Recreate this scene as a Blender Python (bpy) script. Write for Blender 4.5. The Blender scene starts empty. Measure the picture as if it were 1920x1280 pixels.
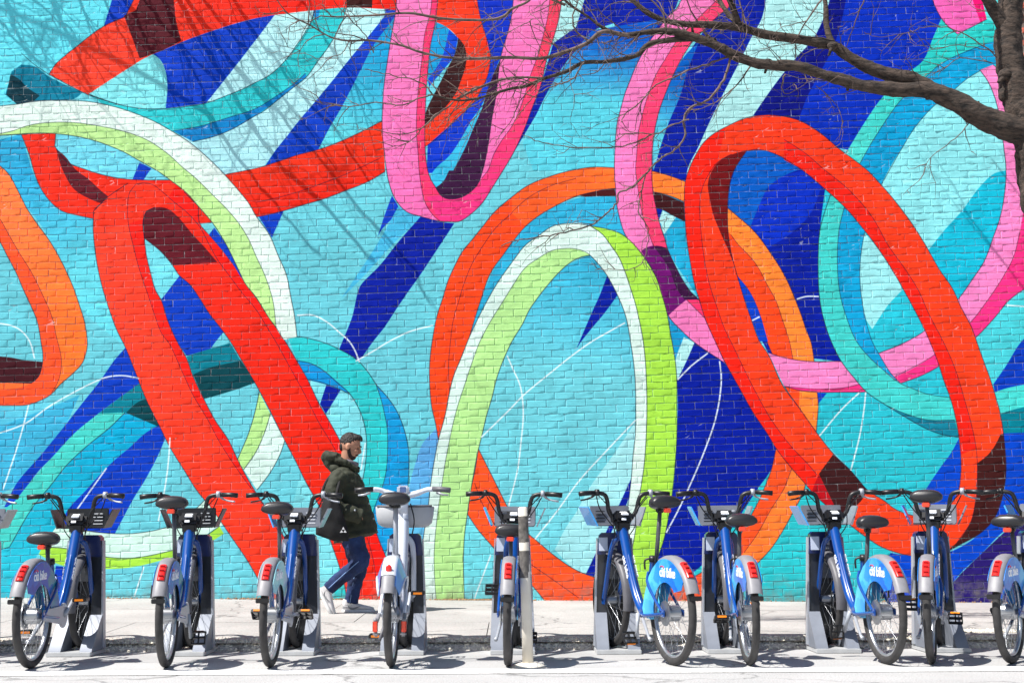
import bpy, bmesh, math, random
import numpy as np
from mathutils import Vector, Matrix
from math import radians, sin, cos, pi, tan, atan2

random.seed(7)
rng = np.random.default_rng(11)
scene = bpy.context.scene
col = scene.collection

# ------------------------------------------------------------------ camera
FPX = 2400.0            # focal length in pixels of a 1920 wide picture
PITCH = radians(8.5)
ROLL = radians(-0.27)
CAMZ = 0.86
cam_data = bpy.data.cameras.new('camera')
cam = bpy.data.objects.new('camera', cam_data)
col.objects.link(cam)
cam_data.sensor_width = 36.0
cam_data.lens = FPX / 1920.0 * 36.0
cam_data.clip_start = 0.05
cam_data.clip_end = 500
CM = Matrix.Translation((0, 0, CAMZ)) @ Matrix.Rotation(pi / 2 + PITCH, 4, 'X') @ Matrix.Rotation(ROLL, 4, 'Z')
cam.matrix_world = CM
scene.camera = cam
cam_data.dof.use_dof = True
cam_data.dof.focus_distance = 12.6
cam_data.dof.aperture_fstop = 4.5

# ------------------------------------------------------------------ light
SUNDIR = Vector((0.60, 0.33, -1.0)).normalized()      # the way the light travels
world = bpy.data.worlds.new('World')
scene.world = world
world.use_nodes = True
wn = world.node_tree
wn.nodes.clear()
sky = wn.nodes.new('ShaderNodeTexSky')
sky.sky_type = 'NISHITA'
sky.sun_disc = False
sky.sun_elevation = math.asin(-SUNDIR.z)
sky.sun_rotation = atan2(-SUNDIR.x, -SUNDIR.y)
bg = wn.nodes.new('ShaderNodeBackground')
bg.inputs['Strength'].default_value = 0.06
wo = wn.nodes.new('ShaderNodeOutputWorld')
wn.links.new(sky.outputs[0], bg.inputs[0])
wn.links.new(bg.outputs[0], wo.inputs[0])
sd = bpy.data.lights.new('sun', 'SUN')
sd.energy = 5.0
sd.angle = radians(0.36)
sd.color = (1.0, 0.96, 0.9)
sun = bpy.data.objects.new('sun', sd)
col.objects.link(sun)
sun.rotation_euler = SUNDIR.to_track_quat('-Z', 'Y').to_euler()
sun.location = (-8, -6, 14)
scene.view_settings.view_transform = 'Standard'
scene.view_settings.look = 'None'
scene.view_settings.gamma = 1.0
scene.view_settings.exposure = 0.74
scene.cycles.max_bounces = 6

# ------------------------------------------------------------------ pixel of the photograph <-> place
CI = CM.inverted()
R3 = CM.to_3x3()
def ray(px, py):
    return (R3 @ Vector(((px - 960) / FPX, (640 - py) / FPX, -1.0)))
def atY(px, py, Y):
    d = ray(px, py); t = Y / d.y
    return Vector((d.x * t, Y, CAMZ + d.z * t))
def atZ(px, py, z=0.0):
    d = ray(px, py); t = (z - CAMZ) / d.z
    return Vector((d.x * t, d.y * t, z))
WALLY = 13.6
KERBY = 9.75
KTOP = 0.085
_b0 = atY(0, 1120, WALLY); _b1 = atY(1920, 1129, WALLY)
def wallbase(X):
    return _b0.z + (_b1.z - _b0.z) * (X - _b0.x) / (_b1.x - _b0.x)
def walkz(X, Y):
    t = max(0.0, (Y - KERBY) / (WALLY - KERBY))
    return KTOP + (wallbase(X) - KTOP) * t

# ------------------------------------------------------------------ materials
MATS = {}
def srgb(r, g, b):
    def f(c):
        c = c / 255.0
        return c / 12.92 if c <= 0.04045 else ((c + 0.055) / 1.055) ** 2.4
    return (f(r), f(g), f(b), 1.0)
def mat(name, c, rough=0.6, metal=0.0, var=0.12, scale=9.0, bump=0.0, bscale=60.0, coat=0.0, spec=0.5, alpha=1.0):
    if name in MATS: return MATS[name]
    m = bpy.data.materials.new(name); m.use_nodes = True
    nt = m.node_tree; b = nt.nodes['Principled BSDF']
    b.inputs['Roughness'].default_value = rough
    b.inputs['Metallic'].default_value = metal
    b.inputs['Coat Weight'].default_value = coat
    b.inputs['Specular IOR Level'].default_value = spec
    if alpha < 1: b.inputs['Alpha'].default_value = alpha
    tc = nt.nodes.new('ShaderNodeTexCoord')
    nz = nt.nodes.new('ShaderNodeTexNoise'); nz.inputs['Scale'].default_value = scale
    nz.inputs['Detail'].default_value = 6
    nt.links.new(tc.outputs['Object'], nz.inputs['Vector'])
    rp = nt.nodes.new('ShaderNodeValToRGB')
    c = tuple(c[:3])
    rp.color_ramp.elements[0].position = 0.3; rp.color_ramp.elements[1].position = 0.7
    rp.color_ramp.elements[0].color = (*[max(0, x * (1 - var)) for x in c], 1)
    rp.color_ramp.elements[1].color = (*[min(1, x * (1 + var)) for x in c], 1)
    nt.links.new(nz.outputs['Fac'], rp.inputs['Fac'])
    nt.links.new(rp.outputs['Color'], b.inputs['Base Color'])
    if bump > 0:
        n2 = nt.nodes.new('ShaderNodeTexNoise'); n2.inputs['Scale'].default_value = bscale
        n2.inputs['Detail'].default_value = 8
        nt.links.new(tc.outputs['Object'], n2.inputs['Vector'])
        bp = nt.nodes.new('ShaderNodeBump'); bp.inputs['Strength'].default_value = 1.0
        bp.inputs['Distance'].default_value = bump
        nt.links.new(n2.outputs['Fac'], bp.inputs['Height'])
        nt.links.new(bp.outputs['Normal'], b.inputs['Normal'])
    MATS[name] = m
    return m

# ------------------------------------------------------------------ object helpers
def link(o, parent=None):
    col.objects.link(o)
    if parent is not None: o.parent = parent
    return o
def tag(o, label=None, cat=None, group=None, kind=None):
    if label: o['label'] = label
    if cat: o['category'] = cat
    if group: o['group'] = group
    if kind: o['kind'] = kind
    return o
def empty(name, loc=(0, 0, 0), rz=0.0):
    o = bpy.data.objects.new(name, None); o.empty_display_size = 0.1
    col.objects.link(o); o.location = loc; o.rotation_euler = (0, 0, rz)
    return o
def kids(o):
    return [c for c in ALL if c.parent == o]
ALL = []
def mesh_obj(name, me, m=None, parent=None):
    o = bpy.data.objects.new(name, me)
    if m is not None and not me.materials: me.materials.append(m)
    link(o, parent); ALL.append(o)
    return o
def copy_tree(o, parent=None):
    c = o.copy(); col.objects.link(c); c.parent = parent
    src = kids(o)
    ALL.append(c)
    for ch in src: copy_tree(ch, c)
    return c

class MB:
    """collects shapes, builds one mesh object"""
    def __init__(s):
        s.v = []; s.f = []; s.sm = []
    def add(s, vs, fs, smooth=True):
        n = len(s.v)
        s.v += [tuple(v) for v in vs]
        s.f += [tuple(i + n for i in f) for f in fs]
        s.sm += [smooth] * len(fs)
        return s
    def tube(s, pts, rad, seg=10, cap=True, side=None, smooth=True):
        pts = [Vector(p) for p in pts]; n = len(pts)
        if not isinstance(rad, (list, tuple)): rad = [rad] * n
        vs = []; fs = []
        up = Vector(side) if side is not None else None
        prev = None
        for i, p in enumerate(pts):
            t = (pts[min(i + 1, n - 1)] - pts[max(i - 1, 0)])
            if t.length < 1e-9: t = Vector((0, 0, 1))
            t.normalize()
            if up is not None: a = up - t * up.dot(t)
            elif prev is None:
                a = Vector((0, 0, 1)) if abs(t.z) < 0.8 else Vector((1, 0, 0)); a = a - t * a.dot(t)
            else: a = prev - t * prev.dot(t)
            if a.length < 1e-6: a = t.orthogonal()
            a.normalize(); prev = a
            b = t.cross(a)
            r = rad[i]
            ra, rb = r if isinstance(r, (list, tuple)) else (r, r)
            for k in range(seg):
                w = 2 * pi * k / seg
                vs.append(p + a * (ra * cos(w)) + b * (rb * sin(w)))
        for i in range(n - 1):
            for k in range(seg):
                k2 = (k + 1) % seg
                fs.append((i * seg + k, i * seg + k2, (i + 1) * seg + k2, (i + 1) * seg + k))
        if cap:
            fs.append(tuple(reversed(range(seg)))); fs.append(tuple((n - 1) * seg + k for k in range(seg)))
        return s.add(vs, fs, smooth)
    def box(s, c, size, bev=0.0, rot=None, smooth=False):
        bm = bmesh.new(); bmesh.ops.create_cube(bm, size=1.0)
        for v in bm.verts: v.co = Vector((v.co.x * size[0], v.co.y * size[1], v.co.z * size[2]))
        if bev > 0: bmesh.ops.bevel(bm, geom=list(bm.edges), offset=bev, segments=2, affect='EDGES')
        M = (rot.to_4x4() if rot is not None else Matrix())
        vs = [M @ v.co + Vector(c) for v in bm.verts]
        bm.verts.index_update()
        fs = [[v.index for v in f.verts] for f in bm.faces]
        bm.free()
        return s.add(vs, fs, smooth)
    def ell(s, c, r, seg=16, rings=10, rot=None):
        vs = []; fs = []
        for i in range(rings + 1):
            th = pi * i / rings
            for k in range(seg):
                ph = 2 * pi * k / seg
                v = Vector((r[0] * sin(th) * cos(ph), r[1] * sin(th) * sin(ph), r[2] * cos(th)))
                if rot is not None: v = rot @ v
                vs.append(v + Vector(c))
        for i in range(rings):
            for k in range(seg):
                k2 = (k + 1) % seg
                fs.append((i * seg + k, (i + 1) * seg + k, (i + 1) * seg + k2, i * seg + k2))
        return s.add(vs, fs, True)
    def prism(s, poly, y0, y1, smooth=False, axis='Y'):
        """poly of (x, z) pulled along y"""
        n = len(poly)
        vs = [(x, y0, z) for x, z in poly] + [(x, y1, z) for x, z in poly]
        if axis == 'Z': vs = [(x, z, y) for x, y, z in vs]
        if axis == 'X': vs = [(y, x, z) for x, y, z in vs]
        fs = [tuple(range(n)), tuple(reversed(range(n, 2 * n)))]
        fs += [(i, i + n, (i + 1) % n + n, (i + 1) % n) for i in range(n)]
        return s.add(vs, fs, smooth)
    def strip(s, A, B, th=0.0):
        """surface between two polylines"""
        n = len(A)
        s.add(list(A) + list(B), [(i, i + 1, n + i + 1, n + i) for i in range(n - 1)], True)
        return s
    def mesh(s, name, m=None):
        me = bpy.data.meshes.new(name)
        me.from_pydata(s.v, [], s.f)
        me.polygons.foreach_set('use_smooth', s.sm)
        bm = bmesh.new(); bm.from_mesh(me)
        bmesh.ops.recalc_face_normals(bm, faces=bm.faces)
        bm.to_mesh(me); bm.free()
        if m is not None: me.materials.append(m)
        me.update()
        return me
    def build(s, name, m=None, parent=None, sharp=None):
        me = s.mesh(name, m)
        if sharp: me.set_sharp_from_angle(angle=radians(sharp))
        return mesh_obj(name, me, None, parent)

def apply_mods(o, mods):
    """mods: list of (type, dict); replaces the mesh by the evaluated one"""
    for t, d in mods:
        md = o.modifiers.new(t, t)
        for k, v in d.items(): setattr(md, k, v)
    dg = bpy.context.evaluated_depsgraph_get()
    ev = o.evaluated_get(dg)
    me = bpy.data.meshes.new_from_object(ev)
    o.modifiers.clear()
    old = o.data; me.name = old.name; o.data = me
    me.polygons.foreach_set('use_smooth', [True] * len(me.polygons))
    return o
def cr(pts, n=6, closed=False):
    """Catmull-Rom through points"""
    P = [Vector(p) for p in pts]
    out = []
    for i in range(len(P) - 1):
        p0 = P[max(i - 1, 0)]; p1 = P[i]; p2 = P[i + 1]; p3 = P[min(i + 2, len(P) - 1)]
        for k in range(n):
            t = k / n
            out.append(0.5 * ((2 * p1) + (p2 - p0) * t + (2 * p0 - 5 * p1 + 4 * p2 - p3) * t * t + (3 * p1 - p0 - 3 * p2 + p3) * t ** 3))
    out.append(P[-1])
    return out

# ------------------------------------------------------------------ the mural, drawn as curves on the wall
TX0, TX1, TZ0, TZ1 = -8.3, 5.75, -0.1, 8.1      # metres of wall the paint covers
TS = 215.0
TW, TH = int((TX1 - TX0) * TS), int((TZ1 - TZ0) * TS)
IMG = np.zeros((TH, TW, 3), dtype=np.float32)
def S(t):
    a = [float(x) for x in t.replace(';', ' ').replace(',', ' ').split()]
    return [(a[i], a[i + 1]) for i in range(0, len(a), 2)]
def ext(p):
    x, y = p
    if x == 0: x = -90.0
    if x >= 1920: x = 1990.0
    if y <= 0: y = -80.0
    if y >= 1125: y = 1160.0
    return (x, y)
def smooth(P, closed=True, thr=0.62):
    P = [ext(p) for p in P]
    n = len(P); out = []
    def corner(i):
        if not closed and (i == 0 or i == n - 1): return True
        a = np.array(P[i]) - np.array(P[i - 1]); b = np.array(P[(i + 1) % n]) - np.array(P[i])
        la, lb = np.hypot(*a), np.hypot(*b)
        if la < 1e-6 or lb < 1e-6: return True
        return float(a @ b) / (la * lb) < cos(thr)
    C = [corner(i) for i in range(n)]
    m = n if closed else n - 1
    for i in range(m):
        p1 = np.array(P[i]); p2 = np.array(P[(i + 1) % n])
        if C[i]: p0 = p1
        else: p0 = np.array(P[i - 1])
        if C[(i + 1) % n]: p3 = p2
        else: p3 = np.array(P[(i + 2) % n])
        d = np.hypot(*(p2 - p1))
        # tangents scaled to the length of this piece, so uneven spacing does not overshoot
        def tg(a, b, c):
            if np.allclose(a, b): return c - b
            if np.allclose(b, c): return b - a
            u = (b - a) / max(1e-6, np.hypot(*(b - a))); v = (c - b) / max(1e-6, np.hypot(*(c - b)))
            w = u + v
            return w / max(1e-6, np.hypot(*w)) * d
        t1 = tg(p0, p1, p2); t2 = tg(p1, p2, p3)
        K = max(2, int(d / 6))
        for k in range(K):
            t = k / K
            h00 = 2 * t**3 - 3 * t**2 + 1; h10 = t**3 - 2 * t**2 + t; h01 = -2 * t**3 + 3 * t**2; h11 = t**3 - t**2
            out.append(h00 * p1 + h10 * t1 + h01 * p2 + h11 * t2)
    if not closed: out.append(np.array(P[-1]))
    return np.array(out)
_R = np.array(R3)
def towall(Q):
    d = np.stack([(Q[:, 0] - 960) / FPX, (640 - Q[:, 1]) / FPX, -np.ones(len(Q))], 1) @ _R.T
    t = WALLY / d[:, 1]
    return np.stack([(d[:, 0] * t - TX0) * TS, (CAMZ + d[:, 2] * t - TZ0) * TS], 1)
def cover(P):
    """area coverage of a closed polygon given in texels"""
    x0 = max(0, int(P[:, 0].min()) - 1); x1 = min(TW, int(P[:, 0].max()) + 3)
    y0 = max(0, int(P[:, 1].min()) - 1); y1 = min(TH, int(P[:, 1].max()) + 2)
    if x1 <= x0 or y1 <= y0: return None
    W = x1 - x0; H = y1 - y0; SS = 4
    acc = np.zeros((H, W + 2), dtype=np.float32)
    Q = np.roll(P, -1, 0)
    for (ax, ay), (bx, by) in zip(P, Q):
        if ay == by: continue
        sg = 1.0
        if ay > by: ax, ay, bx, by = bx, by, ax, ay; sg = -1.0
        k0 = int(math.ceil((ay - y0) * SS - 0.5)); k1 = int(math.ceil((by - y0) * SS - 0.5))
        k0 = max(k0, 0); k1 = min(k1, H * SS)
        if k1 <= k0: continue
        k = np.arange(k0, k1)
        yy = (k + 0.5) / SS + y0
        xx = np.clip(ax + (bx - ax) * (yy - ay) / (by - ay) - x0, 0, W)
        xi = xx.astype(int); fr = (xx - xi)
        r = k // SS
        np.add.at(acc, (r, xi), sg * (1 - fr) / SS)
        np.add.at(acc, (r, xi + 1), sg * fr / SS)
    c = np.clip(np.abs(np.cumsum(acc, 1)[:, :W]), 0, 1)
    return x0, y0, x1, y1, c
def lin(c):
    c = np.array(c, dtype=np.float32) / 255.0
    return np.where(c <= 0.04045, c / 12.92, ((c + 0.055) / 1.055) ** 2.4)
def paint(P, c, c2=None, g=None, a=1.0):
    r = cover(P)
    if r is None: return
    x0, y0, x1, y1, cv = r
    cv = cv[..., None] * a
    if c2 is None: colr = lin(c)
    else:
        ga = towall(np.array([g[:2], g[2:]], dtype=float))
        X, Y = np.meshgrid(np.arange(x0, x1), np.arange(y0, y1))
        d = ga[1] - ga[0]
        t = np.clip(((X - ga[0][0]) * d[0] + (Y - ga[0][1]) * d[1]) / (d @ d), 0, 1)[..., None]
        colr = lin(np.array(c) * (1 - t) + np.array(c2) * t)
    IMG[y0:y1, x0:x1] = IMG[y0:y1, x0:x1] * (1 - cv) + colr * cv
def F(t, c, c2=None, g=None):
    P = S(t) if isinstance(t, str) else t
    paint(towall(smooth(P)), c, c2, g)
def rib(L, R_, c, c2=None, g=None):
    A = smooth(S(L) if isinstance(L, str) else L, False); B = smooth(S(R_) if isinstance(R_, str) else R_, False)
    paint(towall(np.concatenate([A, B[::-1]])), c, c2, g)
INK = (25, 25, 50)
def line(t, w=1.7, c=INK, a=0.85):
    A = smooth(S(t) if isinstance(t, str) else t, False)
    d = np.gradient(A, axis=0); n = np.stack([-d[:, 1], d[:, 0]], 1) / np.maximum(1e-6, np.hypot(d[:, 0], d[:, 1]))[:, None]
    paint(towall(np.concatenate([A + n * w / 2, (A - n * w / 2)[::-1]])), c, a=a)
CY = (112, 203, 213); LC = (174, 230, 230); MC = (28, 165, 208); BL = (4, 60, 190); RO = (2, 28, 154); MB_ = (0, 92, 190)
TE = (52, 202, 198); TB = (10, 152, 208); RD = (240, 44, 22); RL = (244, 70, 40); RK = (238, 24, 18); OR = (250, 72, 26); OL = (255, 116, 46)
PK = (242, 124, 188); HP = (244, 62, 118); MG = (240, 38, 125); WH = (222, 241, 232); PG = (180, 228, 142); LM = (164, 222, 70)
MA = (92, 20, 34); BR = (58, 26, 26); PU = (104, 12, 104); DP = (58, 16, 62); DT = (0, 66, 76); MT = (0, 124, 144); NV = (40, 26, 108)
# background
IMG[:] = lin(CY)
F('-5,-5 1925,-5 1925,1165 -5,1165', (112, 212, 224), (104, 200, 214), (0, 0, 0, 500))
F('0,0 235,0 195,50 104,122 92,140 60,191 0,207', (96, 214, 230))
F('-70,290 1,262 40,252 75,350 115,395 176,411 190,530 235,650 150,575 110,480 50,390 0,312', (40, 165, 210), (100, 212, 226), (60, 330, 120, 520))
F('0,760 50,760 95,742 80,800 40,900 0,960', (66, 178, 216), (120, 218, 228), (20, 860, 110, 700))
F('0,830 90,765 150,740 110,820 30,910 0,950', (60, 176, 214))
F('165,178 200,155 275,108 287,102 300,112 310,132 314,160 311,203 265,204 225,197', (128, 224, 230))
F('195,50 235,0 300,0 275,12 230,35', BL)
# diagonal stripes upper left
F('310,93 340,80 400,58 480,35 520,27 480,76 430,140 387,194 350,200 311,204 314,160 310,132 300,112 287,102', BL)
F('517,27 590,20 650,15 720,18 722,30 690,70 655,112 625,150 592,190 562,225 537,257 517,282 495,312 425,330 412,320 355,267 320,245 311,204 387,194 430,140 480,76', (184, 236, 238), (170, 228, 236), (600, 60, 420, 300))
F('722,18 745,20 742,32 730,50 700,87 680,125 660,165 635,212 620,237 597,281 495,315 517,282 537,257 562,225 592,190 625,150 655,112 690,70 722,30', BL)
F('730,46 742,30 735,90 722,170 717,228 597,282 620,237 635,212 660,165 680,125 700,87', (18, 152, 206), (98, 214, 226), (715, 90, 640, 250))
F('485,406 532,396 510,446', BL)
F('262,303 280,303 275,340 250,340', BL)
F('112,252 162,260 225,282 262,302 297,320 310,338 235,336 160,318 125,303 103,280', (112, 212, 232))
F('262,305 284,316 268,340 248,338', BL)
F('735,367 747,387 745,397 715,432 708,445 720,407', (10, 60, 195))
F('747,387 790,407 740,455 680,520 640,560 715,445', (70, 184, 224))
F('790,405 825,416 852,419 825,460 785,520 767,545 745,577 720,615 700,640 674,677 667,675 636,654 642,640 660,595 675,537 680,530 710,500 750,450', RO)
F('612,721 639,731 611,776 600,757', RO)
# right of the U
F('1056,0 1120,0 1107,17 1080,52 1060,72 1037,82', LC)
F('1120,0 1290,0 1262,25 1240,50 1200,100 1150,45 1110,60 1085,90 1060,120 1040,150 1015,200 1000,225 960,292 997,205 1015,157 1037,82 1080,52', RO)
F('1110,58 1240,36 1205,100 1180,155 1157,232 1153,320 1000,320 980,270 1040,150 1085,90', (0, 84, 186), (88, 206, 224), (1100, 70, 1090, 190))
F('1385,0 1440,0 1430,30 1407,75 1385,120 1367,155 1347,195 1327,237 1310,275 1287,340 1222,330 1230,232 1262,142 1320,57', RO)
F('1284,105 1310,80 1290,130 1275,180 1250,240 1225,320 1225,262 1237,205 1262,142', (0, 92, 188), (90, 205, 224), (1270, 150, 1232, 250))
F('1440,0 1580,0 1527,70 1490,112 1452,160 1412,217 1360,239 1305,290 1287,330 1290,315 1310,275 1327,237 1347,195 1367,155 1385,120 1407,75 1430,30', LC)
F('1580,0 1720,0 1765,35 1750,70 1730,115 1695,142 1652,186 1615,240 1590,281 1560,275 1497,226 1440,216 1412,217 1452,160 1490,112 1527,70', (2, 46, 182))
F('1580,0 1602,0 1565,82 1540,132 1512,185 1497,226 1412,217 1452,160 1490,112 1527,70', (6, 16, 126))
# top right corner
F('1822,0 1990,0 1990,200 1850,150 1765,120 1765,36 1850,37', (92, 212, 214))
F('1765,36 1795,65 1850,37 1900,60 1900,130 1840,132 1815,147 1785,172 1750,200 1715,240 1690,280 1652,347 1612,307 1590,281 1615,240 1652,186 1695,142 1730,115 1750,70', (40, 196, 190), (78, 212, 202), (1700, 120, 1600, 290))
F('1900,70 1850,82 1765,120 1725,155 1690,187 1657,232 1630,275 1612,307 1652,347 1670,312 1690,280 1715,240 1750,200 1785,172 1815,147 1840,132 1900,110', (8, 156, 208))
F('1840,132 1850,150 1862,175 1875,225 1881,270 1886,320 1884,357 1875,407 1862,445 1845,490 1822,525 1797,560 1735,460 1652,347 1670,312 1690,280 1715,240 1750,200 1785,172 1815,147', (140, 226, 232))
F('1886,320 1865,325 1840,347 1802,397 1772,430 1738,472 1797,562 1822,525 1845,490 1862,445 1875,407 1884,357', (18, 184, 212))
F('1725,0 1795,0 1850,37 1795,65 1765,36', (240, 100, 180))
F('1795,0 1822,0 1850,37 1838,43', (238, 20, 115))
line('1725,0 1765,36 1795,65 1850,37')
line('1840,132 1815,147 1785,172 1750,200 1715,240 1690,280 1652,347', 1.3)
line('1850,82 1765,120 1725,155 1690,187 1657,232 1630,275 1612,307', 1.3)
# beyond the ring on the right
F('1862,590 1920,505 1990,480 1990,720 1920,712 1865,735 1830,637', (72, 206, 216))
F('1915,640 1990,580 1990,712 1920,712 1890,727 1865,736 1862,720 1885,687', BL)
F('1864,735 1890,727 1920,712 1990,690 1990,760 1902,767 1875,776', (70, 214, 208))
F('1875,776 1902,767 1990,750 1990,812 1902,812 1881,815', MT)
F('1881,812 1920,808 1990,800 1990,970 1920,970 1897,986 1838,1039 1788,1090 1760,1160 1670,1160 1650,1080 1640,1030 1700,1040 1767,1038 1835,1001 1877,939 1886,877', (2, 70, 200))
F('1897,986 1990,930 1990,1160 1740,1160 1788,1090 1838,1039', NV)
# inside the ring and around the right centre
F('1340,260 1440,282 1502,317 1582,387 1540,480 1536,555 1560,640 1577,678 1440,662 1410,600 1376,495 1364,415', RO)
F('1372,292 1400,280 1440,284 1477,302 1502,317 1470,330 1440,352 1425,382 1407,425 1390,412 1365,391 1365,360 1376,320', (0, 90, 192))
F('1470,330 1507,320 1540,350 1520,400 1480,440 1440,465 1407,425 1425,382 1440,352', (4, 46, 188))
F('1547,355 1582,387 1615,425 1700,555 1735,620 1742,640 1757,675 1770,715 1782,747 1797,815 1785,845 1760,880 1737,915 1722,945 1690,960 1660,940 1625,917 1595,882 1532,812 1500,767 1532,736 1600,735 1625,735 1577,677 1560,640 1542,590 1534,520 1534,475 1537,432', (38, 192, 212), (42, 190, 204), (1600, 600, 1650, 900))
F('1532,736 1550,737 1534,757', BL)
F('1797,822 1801,852 1801,890 1795,924 1770,960 1715,965 1722,945 1737,915 1760,880 1785,845', (2, 70, 200))
F('1221,330 1290,340 1287,445 1312,565 1310,561 1251,466 1230,390', (28, 168, 210))
F('1229,388 1242,394 1235,415', RO)
F('1242,395 1267,408 1245,440 1235,415', LC)
F('1250,590 1302,642 1357,679 1440,815 1455,840 1447,877 1420,917 1395,955 1360,1010 1320,1075 1281,1088 1230,1095 1210,1080 1255,955 1269,815 1269,715', RO)
F('1251,592 1302,642 1285,660 1268,700 1260,640', (20, 152, 206))
F('1282,632 1302,642 1290,670 1270,712 1266,680', LC)
F('1448,880 1438,905 1425,933 1407,968 1388,1002 1350,1050 1311,1076 1281,1089 1330,1045 1375,985 1395,955 1420,917', (38, 190, 200))
F('1507,905 1549,947 1588,979 1626,1008 1653,1025 1670,1034 1650,1080 1668,1160 1320,1160 1350,1105 1422,1053 1469,992', (42, 192, 200))
# centre, inside the arches
F('960,450 1035,390 1152,354 1240,420 1258,640 1190,620 1120,500 1060,466 960,540 870,720 830,800 880,620', (44, 172, 212))
F('900,820 960,640 1010,555 1060,500 1107,479 1135,512 1167,575 1182,640 1192,765 1187,852 1160,1000 1100,1078 1050,1050 985,995 935,917', (52, 176, 212), (110, 205, 218), (1090, 500, 1060, 700))
F('1192,790 1187,852 1181,920 1165,1000 1114,1080 1080,1068 1040,1030 1060,990 1082,957 1100,922 1122,890 1150,852', (160, 226, 232))
F('1184,895 1182,925 1145,1000 1114,1080 1098,1076 1120,1030 1160,947', RO)
F('1139,515 1147,532 1159,552 1135,585 1110,615 1090,640 1080,655 1095,620 1110,585 1125,552', RO)
F('850,960 880,933 877,964 920,1020 955,1060 991,1090 1060,1135 1060,1160 860,1160', (110, 214, 226))
# lower left
F('332,500 337,517 302,565 275,480 271,447 300,470', (112, 214, 226))
F('337,517 355,532 375,560 392,587 410,610 420,622 405,640 395,654 350,667 332,640 315,602 302,562', BL)
F('350,668 400,652 432,643 452,677 390,690 362,703', MT)
F('362,702 390,690 452,676 480,717 437,732 382,748', DT)
F('237,650 250,687 262,707 265,717 225,745 185,775 140,812 100,855 75,880 50,912 20,950 8,950 32,905 75,855 120,800 155,755 187,715 215,675', BL)
F('265,716 280,745 250,762 235,776 185,775 225,745', MT)
F('280,745 306,790 296,800 235,775 258,754', DT)
F('185,775 235,773 205,802 162,837 125,872 95,910 62,950 18,1025 0,1055 0,1000 27,940 50,912 100,855 140,812', (70, 208, 198))
F('235,773 296,799 275,810 245,837 212,865 185,892 160,920 130,952 113,980 80,1025 60,1060 20,1125 0,1125 0,1055 18,1025 62,950 95,910 125,872 162,837 205,802', (6, 166, 208), (40, 190, 212), (200, 840, 40, 1080))
F('0,1075 36,1125 0,1125', (0, 80, 104))
F('306,793 313,815 295,857 272,900 252,932 214,1003 150,992 113,981 130,952 160,920 185,892 212,865 245,837 275,810', BL)
F('105,1060 135,1063 118,1125 92,1125', BL)
F('111,980 150,992 202,999 255,999 320,985 360,960 400,920 440,980 412,986 360,1020 320,1032 252,1045 202,1044 119,1027 79,1025', (205, 240, 226))
F('79,1025 119,1027 202,1044 252,1045 320,1032 360,1020 412,986 420,1000 370,1030 320,1045 252,1062 202,1066 119,1060 73,1039', LM)
line('111,980 150,992 202,999 255,999 320,985 360,960 400,920'); line('79,1025 119,1027 202,1044 252,1045 320,1032 360,1020 412,986')
F('486,735 507,775 500,800 480,847 457,880 445,862 467,810 480,765', PG)
F('507,775 534,826 525,852 507,885 482,918 457,880 480,847 500,800', (214, 242, 232))
line('534,826 525,852 507,885 482,918'); line('507,775 500,800 480,847 457,880'); line('486,735 480,765 467,810 445,862')
line('235,773 205,802 162,837 125,872 95,910 62,950 18,1025 0,1055')
# dark hatch patch and teal sweep upper left
F('40,122 65,125 90,143 155,174 140,186 95,190 62,191 32,196 10,178 18,150 22,135', (0, 122, 152))
F('20,140 35,148 52,165 75,180 60,192 32,196 12,178', (0, 52, 66))
rib('165,177 225,197 265,204 312,204 350,200 387,194 425,180 450,170 480,155 505,142 537,112 555,87 575,57 587,30 594,0',
    '200,200 250,212 320,245 362,266 400,257 437,242 480,217 490,212 525,185 550,165 575,145 595,117 615,90 630,65 645,32 652,0', (44, 196, 202))
rib('325,246 375,237 425,222 480,204 510,186 548,160 573,138', '362,266 400,257 437,242 480,217 525,185 550,165 575,145', (6, 128, 198))
rib('587,30 594,0', '597,40 612,0', (8, 130, 200))
line('165,177 225,197 265,204 312,204 350,200 387,194 425,180 450,170 480,155 505,142 537,112 555,87 575,57 587,30 594,0')
line('362,266 400,257 437,242 480,217 490,212 525,185 550,165 575,145 595,117 615,90 630,65 645,32 652,0')
line('325,246 375,237 425,222 480,204 510,186 548,160 573,138', 1.2)
line('537,112 560,85 583,45 606,0', 1.2)
# orange ring left
O1a = '-70,268 -30,289 1,312 15,325 35,360 50,390 70,420 92,450 110,480 125,510 140,545 150,575 158,600 163,630 164,645 162,660 155,680 140,697 112,722 95,740 75,751 50,759 25,760 0,757'
O1b = '-70,385 -30,415 1,455 15,482 30,510 45,545 60,577 70,602 77,640 81,672 77,695 72,707 59,718 25,717 0,715'
O1l = '-70,350 -30,378 1,412 15,437 37,475 60,512 82,557 97,592 107,635 115,670 114,697 107,720 97,736'
rib(O1a, O1b, (252, 84, 40))
rib('-70,268 -30,289 1,312 15,325 35,360 50,390 70,420 92,450 110,480 125,510 140,545 150,575 158,600 163,630 164,645 162,660 155,680 140,697 112,722 97,737', O1l, (255, 122, 62), (255, 118, 44), (20, 400, 130, 640))
F('0,665 20,670 45,675 80,678 78,695 72,707 59,719 25,718 0,715', (66, 20, 30))
F('0,716 25,718 59,719 30,728 0,730', (255, 110, 50))
line(O1a); line(O1b); line(O1l, 1.3)
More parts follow.
